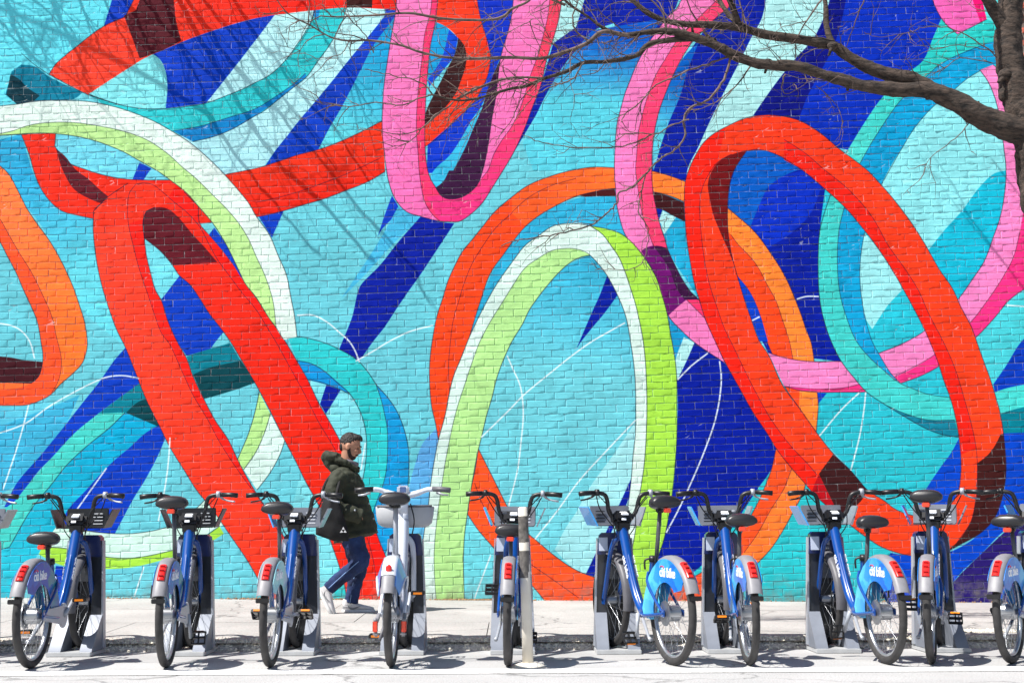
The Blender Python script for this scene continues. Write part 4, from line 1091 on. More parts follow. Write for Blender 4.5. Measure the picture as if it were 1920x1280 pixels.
# limb that carries those branches
mb = MB(); rough_tube(mb, [(.1, .1, 5.0), (.1, .2, 7.5), (.3, .5, 11), tuple(hub), (.9, 1.0, 14.6), (1.1, 1.0, 15.4)], [.14, .12, .11, .10, .07, .03], 14, 6, .08); mb.build('limb', m_bark, tree2)
for k in range(0):
    a = rn2.uniform(0, 2 * pi); d = Vector((cos(a), sin(a) * .6, rn2.uniform(.3, 1))); pts = [Vector((.2, .3, rn2.uniform(6.5, 10)))]
    for i in range(7):
        d = (d + Vector((rn2.gauss(0, .2), rn2.gauss(0, .2), rn2.gauss(0, .15)))).normalized()
        nxt = pts[-1] + d * .4
        pts.append(nxt)
    if pts[-1].x > 1.2: continue
    P = cr(pts, 2); mt.tube(P, [.04 * (1 - .85 * i / len(P)) for i in range(len(P))], seg=6, cap=False)
    sprout(mt, P, 2, .2, .8, rn2, .007, Vector((0, 0, .2)))
o = mt.build('twigs', m_twig, tree2); o['kind'] = 'stuff'

# ------------------------------------------------------------------ hire bikes and their docks
m_blue = mat('frame_blue', srgb(0, 68, 146), rough=0.28, var=0.08, coat=0.6)
m_lblue = None
m_fend = mat('fender_grey', srgb(126, 126, 132), rough=0.5, var=0.12, scale=14)
m_fdark = mat('fender_dark', srgb(92, 92, 98), rough=0.5, var=0.15, scale=14)
m_blk = mat('black_plastic', srgb(24, 24, 27), rough=0.42, var=0.2, scale=20)
m_sad = mat('saddle_vinyl', srgb(36, 36, 40), rough=0.36, var=0.15, bump=0.0004, bscale=200)
m_tyre = mat('tyre_rubber', srgb(50, 49, 50), rough=0.8, var=0.25, scale=22, bump=0.001, bscale=150)
m_rim = mat('rim_alloy', srgb(196, 200, 206), rough=0.3, metal=0.85, var=0.06)
m_steel = mat('steel', srgb(170, 173, 178), rough=0.32, metal=0.9, var=0.08)
m_post = mat('seatpost', srgb(96, 97, 102), rough=0.35, metal=0.6, var=0.1)
m_silv = mat('silver_paint', srgb(172, 177, 186), rough=0.4, metal=0.3, var=0.06)
m_red = mat('tail_lens', srgb(232, 40, 34), rough=0.2, var=0.1, coat=0.5)
m_redd = mat('tail_lens_dark', srgb(150, 14, 18), rough=0.2, var=0.1, coat=0.5)
m_orr = mat('reflector', srgb(226, 62, 30), rough=0.25, var=0.15, scale=60, coat=0.5)
m_amb = mat('amber_reflector', srgb(230, 130, 24), rough=0.3, var=0.1)
m_wht = mat('white_print', srgb(236, 240, 246), rough=0.5, var=0.03)
m_wpaint = mat('white_frame', srgb(208, 214, 226), rough=0.3, var=0.04, coat=0.5)
m_rack = mat('rack_plastic', srgb(120, 124, 134), rough=0.35, var=0.12, coat=0.3)
m_rackd = mat('rack_dark', srgb(28, 30, 34), rough=0.4, var=0.12)
m_rackb = mat('rack_blue', srgb(60, 150, 220), rough=0.25, var=0.15, coat=0.5)
m_dockb = mat('dock_panel', srgb(38, 42, 50), rough=0.32, var=0.15, coat=0.4, scale=4)
m_dockg = mat('dock_grey', srgb(128, 134, 146), rough=0.45, var=0.1, metal=0.2)
m_dockc = mat('dock_cap', srgb(22, 38, 92), rough=0.3, var=0.1, coat=0.4)
m_dockl = mat('dock_label', srgb(196, 206, 226), rough=0.4, var=0.05)
m_plate = mat('dock_plate', srgb(190, 192, 194), rough=0.5, metal=0.3, var=0.1)
m_lcd = mat('screen_grey', srgb(150, 160, 175), rough=0.2, var=0.05)
def skirt_mat(name, stops):
    m = bpy.data.materials.new(name); m.use_nodes = True
    nt = m.node_tree; N = nt.nodes; L = nt.links; b = N['Principled BSDF']
    tc = N.new('ShaderNodeTexCoord'); vo = N.new('ShaderNodeTexVoronoi'); vo.inputs['Scale'].default_value = 11
    vo.distance = 'CHEBYCHEV'
    mp = N.new('ShaderNodeMapping'); mp.inputs['Rotation'].default_value = (0, .5, 0); L.new(tc.outputs['Object'], mp.inputs[0]); L.new(mp.outputs[0], vo.inputs['Vector'])
    sx = N.new('ShaderNodeSeparateXYZ'); L.new(tc.outputs['Object'], sx.inputs[0])
    sc = N.new('ShaderNodeSeparateColor'); L.new(vo.outputs['Color'], sc.inputs[0])
    a1 = N.new('ShaderNodeMath'); a1.operation = 'MULTIPLY_ADD'; L.new(sx.outputs['X'], a1.inputs[0]); a1.inputs[1].default_value = 0.9; a1.inputs[2].default_value = 0.35
    a2 = N.new('ShaderNodeMath'); a2.operation = 'MULTIPLY_ADD'; L.new(sc.outputs[0], a2.inputs[0]); a2.inputs[1].default_value = 0.35; L.new(a1.outputs[0], a2.inputs[2])
    rp = N.new('ShaderNodeValToRGB'); cr_ = rp.color_ramp
    cr_.elements.remove(cr_.elements[1]); cr_.elements[0].position = stops[0][0]; cr_.elements[0].color = srgb(*stops[0][1])
    for p, c in stops[1:]: e = cr_.elements.new(p); e.color = srgb(*c)
    L.new(a2.outputs[0], rp.inputs['Fac']); L.new(rp.outputs['Color'], b.inputs['Base Color'])
    b.inputs['Roughness'].default_value = 0.4; b.inputs['Coat Weight'].default_value = 0.1
    return m
m_sk_light = skirt_mat('skirt_sky', [(0.2, (10, 84, 190)), (0.5, (24, 128, 216)), (0.85, (90, 196, 236))])
m_sk_dark = skirt_mat('skirt_night', [(0.2, (10, 60, 150)), (0.5, (16, 100, 190)), (0.72, (50, 150, 160)), (0.95, (60, 110, 190))])
m_sk_pale = skirt_mat('skirt_pale', [(0.15, (60, 150, 200)), (0.5, (150, 205, 215)), (0.85, (170, 170, 215))])

RW = 0.335; WB = 1.10
def text_mesh(txt, size, m, ext_=0.0008):
    cu = bpy.data.curves.new('t', 'FONT'); cu.body = txt; cu.size = size; cu.extrude = ext_; cu.space_character = 0.92; cu.offset = size * 0.018
    cu.align_x = 'CENTER'; cu.align_y = 'CENTER'; cu.resolution_u = 3
    o = bpy.data.objects.new('t', cu); col.objects.link(o)
    me = bpy.data.meshes.new_from_object(o.evaluated_get(bpy.context.evaluated_depsgraph_get()))
    bpy.data.objects.remove(o); bpy.data.curves.remove(cu)
    me.materials.clear(); me.materials.append(m)
    return me
def wheel(name, parent, cx, big_hub):
    w = MB()
    if big_hub:
        w.tube([(cx, -.055, RW), (cx, -.04, RW), (cx, .045, RW), (cx, .06, RW)], [.02, .052, .052, .02], 18)
        w.tube([(cx, .05, RW), (cx, .056, RW)], [.082, .082], 20)
    else:
        w.tube([(cx, -.05, RW), (cx, -.035, RW), (cx, .035, RW), (cx, .05, RW)], [.015, .035, .035, .015], 16)
        w.tube([(cx, -.045, RW), (cx, -.042, RW)], [.07, .07], 20)
    h = w.build(name, m_steel, parent, sharp=40)
    n = 44
    ring = [(cx + (RW - .025) * cos(2 * pi * i / n), 0, RW + (RW - .025) * sin(2 * pi * i / n)) for i in range(n)]
    def torus(R_, ra, rb, seg):
        vs = []; fs = []
        for i in range(n):
            a = 2 * pi * i / n
            for k in range(seg):
                b = 2 * pi * k / seg
                rr = R_ + ra * cos(b)
                vs.append((cx + rr * cos(a), rb * sin(b), RW + rr * sin(a)))
        for i in range(n):
            for k in range(seg):
                fs.append((i * seg + k, ((i + 1) % n) * seg + k, ((i + 1) % n) * seg + (k + 1) % seg, i * seg + (k + 1) % seg))
        return vs, fs
    t = MB(); t.add(*torus(RW - .026, .026, .026, 12)); 
    t.build('tyre', m_tyre, h)
    t = MB(); t.add(*torus(RW - .055, .010, .015, 8)); t.build('rim', m_rim, h)
    t = MB()
    for i in range(28):
        a = 2 * pi * i / 28; s = .035 if i % 2 else -.035; a2 = a + (0.35 if (i // 2) % 2 else -0.35)
        t.tube([(cx + .04 * cos(a2), s, RW + .04 * sin(a2)), (cx + (RW - .06) * cos(a), 0, RW + (RW - .06) * sin(a))], .0015, 4, cap=False)
    t.build('spokes', m_steel, h)
    return h
def arc_shell(cx, R_, hw, a0, a1, n=22, crown=0.02, th=0.004, fl=None):
    """mudguard: angle 0 = straight back, 90 = up"""
    prof = [(-hw, -crown * 1.6), (-hw * .85, -crown * .5), (-hw * .45, -crown * .08), (0, 0), (hw * .45, -crown * .08), (hw * .85, -crown * .5), (hw, -crown * 1.6)]
    prof2 = prof + [(y * .9, z - th) for y, z in reversed(prof)]
    vs = []; fs = []; m_ = len(prof2)
    for i in range(n + 1):
        a = radians(a0 + (a1 - a0) * i / n)
        for y, dz in prof2:
            r = R_ + dz
            vs.append((cx - r * cos(a), y, RW + r * sin(a)))
    for i in range(n):
        for k in range(m_): fs.append((i * m_ + k, (i + 1) * m_ + k, (i + 1) * m_ + (k + 1) % m_, i * m_ + (k + 1) % m_))
    fs.append(tuple(range(m_))); fs.append(tuple(reversed([n * m_ + k for k in range(m_)])))
    return vs, fs
def skirt_poly(front=True):
    P = []
    for a in range(38, 109, 7): P.append((-.352 * cos(radians(a)), RW + .352 * sin(radians(a))))
    P += [(.20, .62), (.27, .56), (.34, .44), (.385, .34), (.36, .285), (.25, .272)]
    for a in range(196, 36, -10): P.append((-.20 * cos(radians(a)), RW + .20 * sin(radians(a))))
    P += [(-.30 * cos(radians(33)), RW + .30 * sin(radians(33)))]
    return P
def crank_parts(parent, ang):
    for sgn, a in ((1, ang), (-1, ang + 180)):
        ca, sa = cos(radians(a)), sin(radians(a))
        y = .065 * sgn
        ex, ez = .43 + .165 * ca, .30 + .165 * sa
        t = MB(); t.tube([(.43, y, .30), (.43 + .08 * ca, y + .01 * sgn, .30 + .08 * sa), (ex, y + .018 * sgn, ez)], [.017, .012, .014], 10)
        c = t.build('crank_arm', m_silv, parent)
        p = MB(); yc = y + .07 * sgn
        for dx in (-.042, 0, .042): p.box((ex + dx, yc, ez), (.010, .09, .026), .003)
        for dy in (-.044, 0.0, .044): p.box((ex, yc + dy, ez), (.092, .009, .024), .003)
        pd = p.build('pedal', m_blk, c)
        q = MB(); q.box((ex - .049, yc, ez), (.003, .06, .014)); q.build('pedal_reflector', m_amb, c)
def make_bike(skirt, text_side=True, ang=200, pat=m_blue):
    b = empty('hire_bike')
    f = MB()
    # main tube: head down to bottom bracket, a flattened curve
    f.tube(cr([(.875, 0, .90), (.80, 0, .74), (.70, 0, .55), (.60, 0, .40), (.50, 0, .315), (.43, 0, .30)], 5), [(.030, .036)] * 26, 14, side=(1, 0, 0))
    f.tube(cr([(.845, .0, .83), (.74, 0, .66), (.62, 0, .46), (.52, 0, .345)], 5), [.016] * 16, 8)
    f.tube([(.86, 0, .97), (.905, 0, .82)], [.032, .034], 14)
    f.tube([(.43, 0, .30), (.37, 0, .45), (.315, 0, .66)], [.026, .022, .021], 12)
    f.tube([(.43, -.045, .30), (.43, .045, .30)], [.032, .032], 14)
    for s in (-1, 1):
        f.tube(cr([(.43, .045 * s, .295), (.30, .062 * s, .295), (.02, .068 * s, .33), (-.01, .068 * s, RW)], 4), .0115, 8)
        f.tube(cr([(.335, .028 * s, .58), (.25, .066 * s, .50), (.02, .07 * s, .345)], 4), .010, 8)
        f.box((0.0, .07 * s, RW), (.05, .010, .05), .004)
    fr = f.build('frame', m_blue, b, sharp=60)
    for s in (-1, 1):
        me = text_mesh('citi bike', .062, m_wht)
        o = mesh_obj('lettering', me, None, fr)
        p0 = Vector((.80, 0, .74)); p1 = Vector((.62, 0, .43)); d = (p1 - p0).normalized()
        nrm = Vector((0, s, 0)); X = d if s > 0 else -d
        X = d
        Yv = nrm.cross(X)
        M_ = Matrix((X, Yv, nrm)).transposed().to_4x4(); M_.translation = (p0 + p1) / 2 + Vector((0.012, .0365 * s, .014))
        o.matrix_local = M_
    f = MB()
    for s in (-1, 1):
        f.tube(cr([(.905, 0, .80), (.915, .045 * s, .77), (.95, .062 * s, .68), (1.03, .062 * s, .48), (1.10, .058 * s, RW)], 4), [.020] * 5 + [.017] * 12, 10)
    f.tube([(.895, 0, .85), (.907, 0, .79)], [.036, .04], 12)
    f.box((1.10, 0.06, RW), (.05, .012, .06), .004); f.box((1.10, -0.06, RW), (.05, .012, .06), .004)
    f.build('fork', m_blue, b)
    wheel('rear_wheel', b, 0, True); wheel('front_wheel', b, WB, False)
    g = MB(); g.add(*arc_shell(0, .375, .047, 24, 112, crown=.02)); rf = g.build('rear_mudguard', m_fend, b, sharp=50)
    t = MB(); t.add(*arc_shell(0, .387, .025, 41, 62, n=8, crown=.010, th=.02)); tl = t.build('tail_light', m_red, rf, sharp=50)
    for a in (45, 52, 58):
        t = MB()
        ar = radians(a); t.box((-.391 * cos(ar), 0, RW + .391 * sin(ar)), (.006, .03, .012), .002, Matrix.Rotation(ar - pi / 2 + pi / 2, 3, 'Y'))
        t.build('lens_rib', m_redd, rf)
    t = MB(); t.box((-.355, 0, RW + .12), (.012, .085, .03), .004); t.build('guard_edge', m_blk, rf)
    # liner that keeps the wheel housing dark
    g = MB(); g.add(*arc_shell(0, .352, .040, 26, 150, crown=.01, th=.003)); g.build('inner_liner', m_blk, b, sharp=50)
    P = skirt_poly()
    for s in (-1, 1):
        q = MB(); q.prism(P, .052 * s, .049 * s)
        sk = q.build('skirt_guard', skirt, b)
        if text_side:
            me = text_mesh('citi bike', .088, m_wht, 0.001)
            o = mesh_obj('lettering', me, None, sk)
            # left side (+y) faces -X world when the bike points away; text runs from the front to the rear on the left
            X = Vector((-1, 0, 0)) if s > 0 else Vector((1, 0, 0)); nrm = Vector((0, s, 0)); Z = nrm.cross(X)
            M_ = Matrix((X, Z, nrm)).transposed().to_4x4(); M_.translation = Vector((-.04, .0535 * s, RW + .262))
            if s < 0: M_.translation = Vector((-.04, .0535 * s, RW + .262))
            o.matrix_local = M_
            rr = MB(); rr.tube([M_ @ Vector((-.085 + .03 * cos(w), .030 + .012 * sin(w), .001)) for w in [pi * i / 8 for i in range(9)]], .0028, 5)
            rr.build('red_arc', m_red, sk)
    g = MB(); g.add(*arc_shell(WB, .368, .040, -8, 116, crown=.02)); g.build('front_mudguard', m_fdark, b, sharp=50)
    # handlebar
    hb = MB()
    for s in (-1, 1):
        hb.tube(cr([(.88, .055 * s, .965), (.865, .105 * s, 1.03), (.855, .12 * s, 1.10), (.848, .138 * s, 1.145), (.84, .18 * s, 1.162), (.83, .25 * s, 1.165), (.815, .345 * s, 1.158)], 5), .0155, 10)
    h = hb.build('handlebar', m_blk, b)
    for s in (-1, 1):
        g = MB(); g.tube([(.830, .235 * s, 1.165), (.820, .30 * s, 1.162), (.813, .350 * s, 1.157)], [.017, .018, .0185], 12); g.build('grip', m_blk, h)
        g = MB(); g.tube(cr([(.835, .215 * s, 1.160), (.872, .235 * s, 1.135), (.868, .28 * s, 1.118), (.858, .325 * s, 1.112)], 3), [.010] * 4 + [.007] * 6, 6)
        g.tube([(.835, .195 * s, 1.167), (.835, .222 * s, 1.167)], [.024, .024], 10)
        g.build('brake_lever', m_silv if s < 0 else m_blk, h)
    g = MB()
    for s in (-1, 1):
        g.tube(cr([(.87, .20 * s, 1.14), (.93, .15 * s, 1.05), (.93, .08 * s, .96), (.90, .05 * s, .90), (.915, .05 * s, .80)], 5), .0045, 5)
        g.tube(cr([(.86, .19 * s, 1.15), (.84, .10 * s, 1.04), (.83, .085 * s, .93), (.87, .045 * s, .85)], 5), .004, 5)
    g.build('cables', m_blk, h)
    c = MB(); c.box((.875, 0, .985), (.12, .15, .085), .022, Matrix.Rotation(.35, 3, 'Y')); c.box((.865, 0, .925), (.07, .10, .07), .012); cs = c.build('console', m_blk, b)
    c = MB(); c.box((.83, 0.0, 1.018), (.05, .055, .012), .003, Matrix.Rotation(-.35, 3, 'Y')); c.box((.812, 0.01, .98), (.004, .035, .022), .001, Matrix.Rotation(.35, 3, 'Y')); c.build('status_lamp', m_wht, cs)
    # luggage tray in front
    r = MB()
    r.box((1.035, 0, .93), (.16, .30, .012), .004)
    pA = [(1.10, .0, .935), (1.11, .0, 1.0), (1.125, 0, 1.065)]
    r.box((1.115, 0, 1.00), (.012, .31, .14), .005, Matrix.Rotation(.12, 3, 'Y'))
    rk = r.build('luggage_tray', m_rack, b)
    for s in (-1, 1):
        r = MB(); r.prism([(.93, .925), (1.14, .93), (1.16, 1.075), (.965, 1.075)], -.005, .005)
        o = r.build('tray_wing', m_rack if s < 0 else m_rackb, rk)
        o.matrix_local = Matrix.Translation((0, .168 * s, 0)) @ Matrix.Translation((0, 0, .93)) @ Matrix.Rotation(-.42 * s, 4, 'X') @ Matrix.Translation((0, 0, -.93))
        r = MB()
        for k in range(4): r.box((1.105, s * (.06 + .0) + 0.02 * s, .955 + .025 * k), (.006, .07, .006))
        r.build('tray_print', m_wht if s < 0 else m_rackd, rk)
    for q_ in (h, cs, rk): q_.location = (0, 0, -.045)
    # crank, chain case, stand
    crank_parts(b, ang)
    g = MB(); g.prism([(.43 + .085 * cos(w), .30 + .085 * sin(w)) for w in [2 * pi * i / 20 for i in range(20)]], -.052, -.062); g.prism([(.02, RW + .035), (.40, .37), (.40, .24), (.02, RW - .035)], -.070, -.058); g.build('chain_case', m_silv, b, sharp=30)
    g = MB(); g.tube([(.36, .06, .27), (.20, .085, .16), (.16, .09, .15)], [.012, .010, .014], 8); g.build('kickstand', m_silv, b)
    # saddle on its post; both are raised by changing their z
    p = MB(); p.tube([(.315, 0, .40), (.235, 0, .78)], [.0145, .0145], 12); sp = p.build('seat_post', m_post, b)
    p = MB(); p.tube([(.318, 0, .655), (.31, 0, .69)], [.028, .028], 12); p.tube(cr([(.34, .0, .675), (.36, .04, .66), (.35, .045, .60)], 4), .007, 6); p.build('seat_clamp', m_blk, b)
    s_ = MB()
    prof = [(-.13, .088, .030), (-.115, .105, .040), (-.06, .108, .046), (0, .085, .045), (.06, .050, .040), (.11, .034, .034), (.14, .024, .022)]
    n0 = []
    vs = []; fs = []; sg = 16
    for x, w, t in prof:
        for k in range(sg):
            a = 2 * pi * k / sg; cc, ss = cos(a), sin(a)
            vs.append((.235 + x, w * math.copysign(abs(cc) ** .75, cc), .78 + (.045 + (x < -.03) * .008) + (t * 1.15 * ss if ss > 0 else t * .85 * ss)))
    for i in range(len(prof) - 1):
        for k in range(sg): fs.append((i * sg + k, i * sg + (k + 1) % sg, (i + 1) * sg + (k + 1) % sg, (i + 1) * sg + k))
    fs.append(tuple(range(sg))); fs.append(tuple(reversed([(len(prof) - 1) * sg + k for k in range(sg)])))
    s_.add(vs, fs); sa = s_.build('saddle', m_sad, b)
    q = MB(); q.box((.115, 0, .782), (.025, .050, .030), .005); q.build('saddle_reflector', m_orr, sa)
    q = MB(); q.tube([(.13, 0, .80), (.235, 0, .785), (.33, 0, .80)], .011, 6); q.box((.235, 0, .78), (.05, .045, .03), .006); q.build('saddle_rail', m_blk, sa)
    return b
def set_saddle(b, top):
    """slide saddle and post along the seat tube so that the saddle top stands at height top"""
    dz = top - .85; dx = -dz * .21
    for c in kids(b):
        if c.name.startswith('saddle') or c.name.startswith('seat_post'): c.location = (dx, 0, dz)
CH = 0.78   # spacing used only to name bikes
def place(b, Xr, Yr, Xf, lean=0.0):
    Yf = Yr + math.sqrt(max(.1, WB * WB - (Xf - Xr) ** 2))
    h = atan2(Yf - Yr, Xf - Xr)
    b.location = (Xr, Yr, 0.0)
    b.rotation_euler = (lean, -math.asin(.032 / WB), h)
YR = 8.60
bl1 = make_bike(m_sk_dark, True, 215)
GB = 'blue hire bikes in the row of docks'
bikes = [
 # rear X, front X, saddle, skirt, crank angle, label
 (-3.93, -3.96, .95, None, 40, 'blue hire bike cut off by the left edge, only its handlebar end and tray in view'),
 (-3.155, -3.18, .845, None, 215, 'leftmost whole blue hire bike, its saddle set low behind a red tail light'),
 (-2.27, -2.37, 1.08, m_sk_dark, 100, 'blue hire bike with raised saddle and dark luggage tray, second whole bike from left'),
 (-1.59, -1.60, 1.04, m_sk_pale, 175, 'blue hire bike standing just left of the walking man in the green coat'),
 (-.035, .0, .885, m_sk_light, 70, 'blue hire bike with low saddle half hidden behind the scuffed white flexible post'),
 (1.045, .72, 1.07, m_sk_light, 265, 'blue hire bike turned sideways in front of the lime and white painted arch'),
 (1.542, 1.55, .945, m_sk_light, 190, 'blue hire bike with low saddle in front of the royal blue paint'),
 (2.444, 2.32, .93, m_sk_light, 300, 'blue hire bike showing its whole sky blue wheel guard, below the brown patch of the red ring'),
 (2.745, 3.14, 1.10, m_sk_light, 160, 'blue hire bike with the tallest saddle, its tyre seen edge on near the right'),
 (3.27, 3.90, .93, m_sk_light, 180, 'blue hire bike cut off by the right edge of the picture'),
]
SHORT = ['blue hire bike at the left edge with only its handlebar end in view',
 'leftmost fully visible blue hire bike, with a low saddle',
 'blue hire bike with raised saddle and dark tray, left of the walking man',
 'blue hire bike directly behind which the man in the green coat walks',
 'blue hire bike half hidden by the scuffed white flexible post',
 'blue hire bike turned sideways below the lime and white painted arch',
 'blue hire bike with low saddle in front of plain royal blue paint',
 'blue hire bike with most sky blue guard in view, below red ring',
 'blue hire bike with highest saddle near the right, tyre seen edge on',
 'blue hire bike cut off by the right edge of the picture']
made = []
for i, (xr, xf, sh, skm, ang, _) in enumerate(bikes):
    if i == 0: b = bl1
    else: b = copy_tree(bl1)
    made.append(b)
    tag(b, SHORT[i], 'bicycle', GB)
for i, (xr, xf, sh, skm, ang, _) in enumerate(bikes):
    b = made[i]
    place(b, xr, YR + (0.0 if i < 5 else random.uniform(-.02, .02)), xf, random.uniform(-.02, .02))
    set_saddle(b, sh)
    for c in kids(b):
        nm = c.name.split('.')[0]
        if nm == 'skirt_guard' and skm:
            c.data = c.data.copy(); c.data.materials[0] = skm
        if nm in ('crank_arm',):
            d = radians(ang - 215)
            c.matrix_local = Matrix.Translation((.43, 0, .30)) @ Matrix.Rotation(-d, 4, 'Y') @ Matrix.Translation((-.43, 0, -.30))
        if nm == 'luggage_tray' and i in (1, 2):
            c.data = c.data.copy(); c.data.materials[0] = m_rackd
            for q in kids(c):
                if q.name.split('.')[0] == 'tray_wing': q.data = q.data.copy(); q.data.materials[0] = m_rackd

# the white electric bike
eb = empty('electric_hire_bike')
tag(eb, 'white electric hire bike with pale basket and round red tail lamp, right of the man', 'bicycle')
f = MB()
f.tube(cr([(.90, 0, .93), (.84, 0, .78), (.74, 0, .58), (.60, 0, .40), (.48, 0, .33)], 5), [(.05, .042)] * 21, 14, side=(1, 0, 0))
f.tube([(.87, 0, 1.02), (.92, 0, .83)], [.036, .04], 14)
f.tube([(.43, 0, .33), (.36, 0, .5), (.30, 0, .70)], [.04, .03, .026], 14)
f.tube([(.43, -.06, .32), (.43, .06, .32)], [.06, .06], 16)
for s in (-1, 1):
    f.tube(cr([(.43, .05 * s, .31), (.25, .075 * s, .31), (0, .078 * s, RW)], 4), .014, 8); f.tube(cr([(.33, .03 * s, .60), (.2, .075 * s, .48), (0, .08 * s, RW)], 4), .012, 8)
f.build('frame', m_wpaint, eb)
f = MB()
for s in (-1, 1): f.tube(cr([(.92, 0, .82), (.93, .05 * s, .78), (.97, .068 * s, .68), (1.10, .062 * s, RW)], 4), .02, 10)
f.build('fork', m_wpaint, eb)
wheel('rear_wheel', eb, 0, True); wheel('front_wheel', eb, WB, False)
g = MB(); g.add(*arc_shell(0, .385, .056, 46, 150, crown=.030)); mg = g.build('rear_mudguard', m_wpaint, eb, sharp=50)
g = MB(); g.add(*arc_shell(0, .380, .050, 26, 46, crown=.026)); g.build('rear_mudguard_tip', m_fend, eb, sharp=50)
g = MB(); a = radians(52); g.ell((-.392 * cos(a), 0, RW + .392 * sin(a)), (.012, .021, .028)); g.build('tail_lamp', m_red, mg)
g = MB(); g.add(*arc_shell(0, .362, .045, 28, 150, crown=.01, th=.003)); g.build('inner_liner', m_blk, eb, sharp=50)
for s in (-1, 1):
    n_ = 16; A = []; Bv = []
    for i in range(n_ + 1):
        a = radians(34 + (200 - 34) * i / n_); fl_ = .03 * sin(pi * min(1, i / n_ * 1.3))
        A.append(Vector((-.372 * cos(a), .050 * s, RW + .372 * sin(a)))); Bv.append(Vector((-.245 * cos(a) , (.068 + fl_) * s, RW + .245 * sin(a))))
    g = MB(); g.strip(A, Bv); g.strip([p - Vector((0, .004 * s, 0)) for p in A], [p - Vector((0, .004 * s, 0)) for p in Bv])
    g.strip(Bv, [p - Vector((0, .004 * s, 0)) for p in Bv])
    sk = g.build('skirt_guard', mat('ebike_blue', srgb(70, 130, 205), rough=.3, var=.25, scale=3, coat=.4) if s > 0 else mat('ebike_blue2', srgb(96, 150, 215), rough=.3, var=.3, scale=3, coat=.4), eb)
    g = MB(); g.tube(Bv, .007, 6); g.build('guard_rim', m_wpaint, sk)
    g = MB(); g.box((-.16, .092 * s, .275), (.012, .034, .075), .006); g.build('side_reflector', m_orr, eb)
    g = MB(); g.tube(cr([(-.16, .092 * s, .32), (-.10, .09 * s, .30), (0, .085 * s, RW)], 3), .014, 8); g.box((-.15, .088 * s, .225), (.03, .04, .03), .01); g.build('reflector_arm', m_fend, eb)
me = text_mesh('citi bike', .06, m_wht, .001); o = mesh_obj('lettering', me, None, mg)
M_ = Matrix((Vector((1, 0, 0)), Vector((0, 0, 1)), Vector((0, -1, 0)))).transposed().to_4x4(); M_.translation = (.10, -.064, RW + .30); o.matrix_local = M_
g = MB(); g.add(*arc_shell(WB, .372, .045, -8, 116, crown=.02)); g.build('front_mudguard', m_fend, eb, sharp=50)
hb = MB()
for s in (-1, 1): hb.tube(cr([(.87, .03 * s, 1.11), (.865, .10 * s, 1.125), (.85, .17 * s, 1.150), (.83, .22 * s, 1.155)], 4), [(.022, .028)] * 6 + [(.018, .02)] * 7, 12)
hb.tube([(.868, 0, .98), (.868, 0, 1.12)], [.035, .04], 14)
h = hb.build('handlebar', m_wpaint, eb)
for s in (-1, 1):
    g = MB(); g.tube([(.832, .215 * s, 1.156), (.815, .28 * s, 1.153), (.80, .345 * s, 1.146)], [.019, .020, .020], 12); g.build('grip', m_blk if s > 0 else m_fdark, h)
    g = MB(); g.tube([(.86, .24 * s, 1.13), (.865, .29 * s, 1.115), (.86, .33 * s, 1.112)], [.009, .008, .006], 6); g.build('brake_lever', m_silv, h)
g = MB(); g.box((.85, 0, 1.150), (.03, .09, .065), .012, Matrix.Rotation(-.2, 3, 'Y')); hd = g.build('display', m_wpaint, h)
g = MB(); g.box((.834, 0, 1.152), (.004, .045, .040), .002, Matrix.Rotation(-.2, 3, 'Y')); g.build('display_screen', mat('screen_blue', srgb(92, 118, 170), rough=.15), h)
g = MB(); g.tube([(1.02, 0, .875), (1.02, 0, .882), (1.02, 0, .905), (1.02, 0, .96), (1.02, 0, 1.022), (1.02, 0, 1.03), (1.02, 0, 1.022), (1.02, 0, .93)], [(.06, .13), (.08, .17), (.095, .20), (.10, .212), (.105, .218), (.100, .213), (.096, .208), (.085, .19)], 32, side=(1, 0, 0)); bk = g.build('basket', mat('basket_grey', srgb(176, 178, 182), rough=.45, var=.06), eb, sharp=60)
g = MB(); g.tube(cr([(.98, -.20, 1.031), (.925, -.1, 1.031), (.915, .0, 1.031), (.925, .1, 1.031), (.98, .20, 1.031)], 4), .009, 6); g.build('basket_rim', m_fdark, bk)
g = MB(); g.tube(cr([(.90, .05, 1.05), (.86, .07, .95), (.90, .06, .86)], 4), .005, 5); g.tube(cr([(.90, -.05, 1.05), (.87, -.08, .93), (.92, -.06, .82)], 4), .005, 5); g.build('cables', m_blk, eb)
crank_parts(eb, 235)
g = MB(); g.tube([(.305, 0, .66), (.235, 0, 1.04)], [.017, .017], 14); g.build('seat_post', m_silv, eb)
g = MB(); g.tube([(.31, 0, .68), (.305, 0, .71)], [.03, .03], 12); g.build('seat_clamp', m_silv, eb)
for c in kids(bl1):
    if c.name.split('.')[0] == 'saddle':
        c2 = bpy.data.objects.new('saddle', c.data); link(c2, eb); ALL.append(c2); c2.location = (-.02, 0, .25)
g = MB(); g.tube([(.13, -.03, 1.045), (.215, -.03, 1.03), (.30, -.01, 1.05)], .007, 6); g.tube([(.13, .03, 1.045), (.215, .03, 1.03), (.30, .01, 1.05)], .007, 6); g.box((.22, 0, 1.035), (.05, .07, .022), .006); g.build('saddle_rail', m_blk, eb)
g = MB(); g.tube([(.36, .07, .27), (.22, .10, .15)], [.013, .012], 8); g.build('kickstand', m_fdark, eb)
place(eb, -.797, YR - .02, -.80)

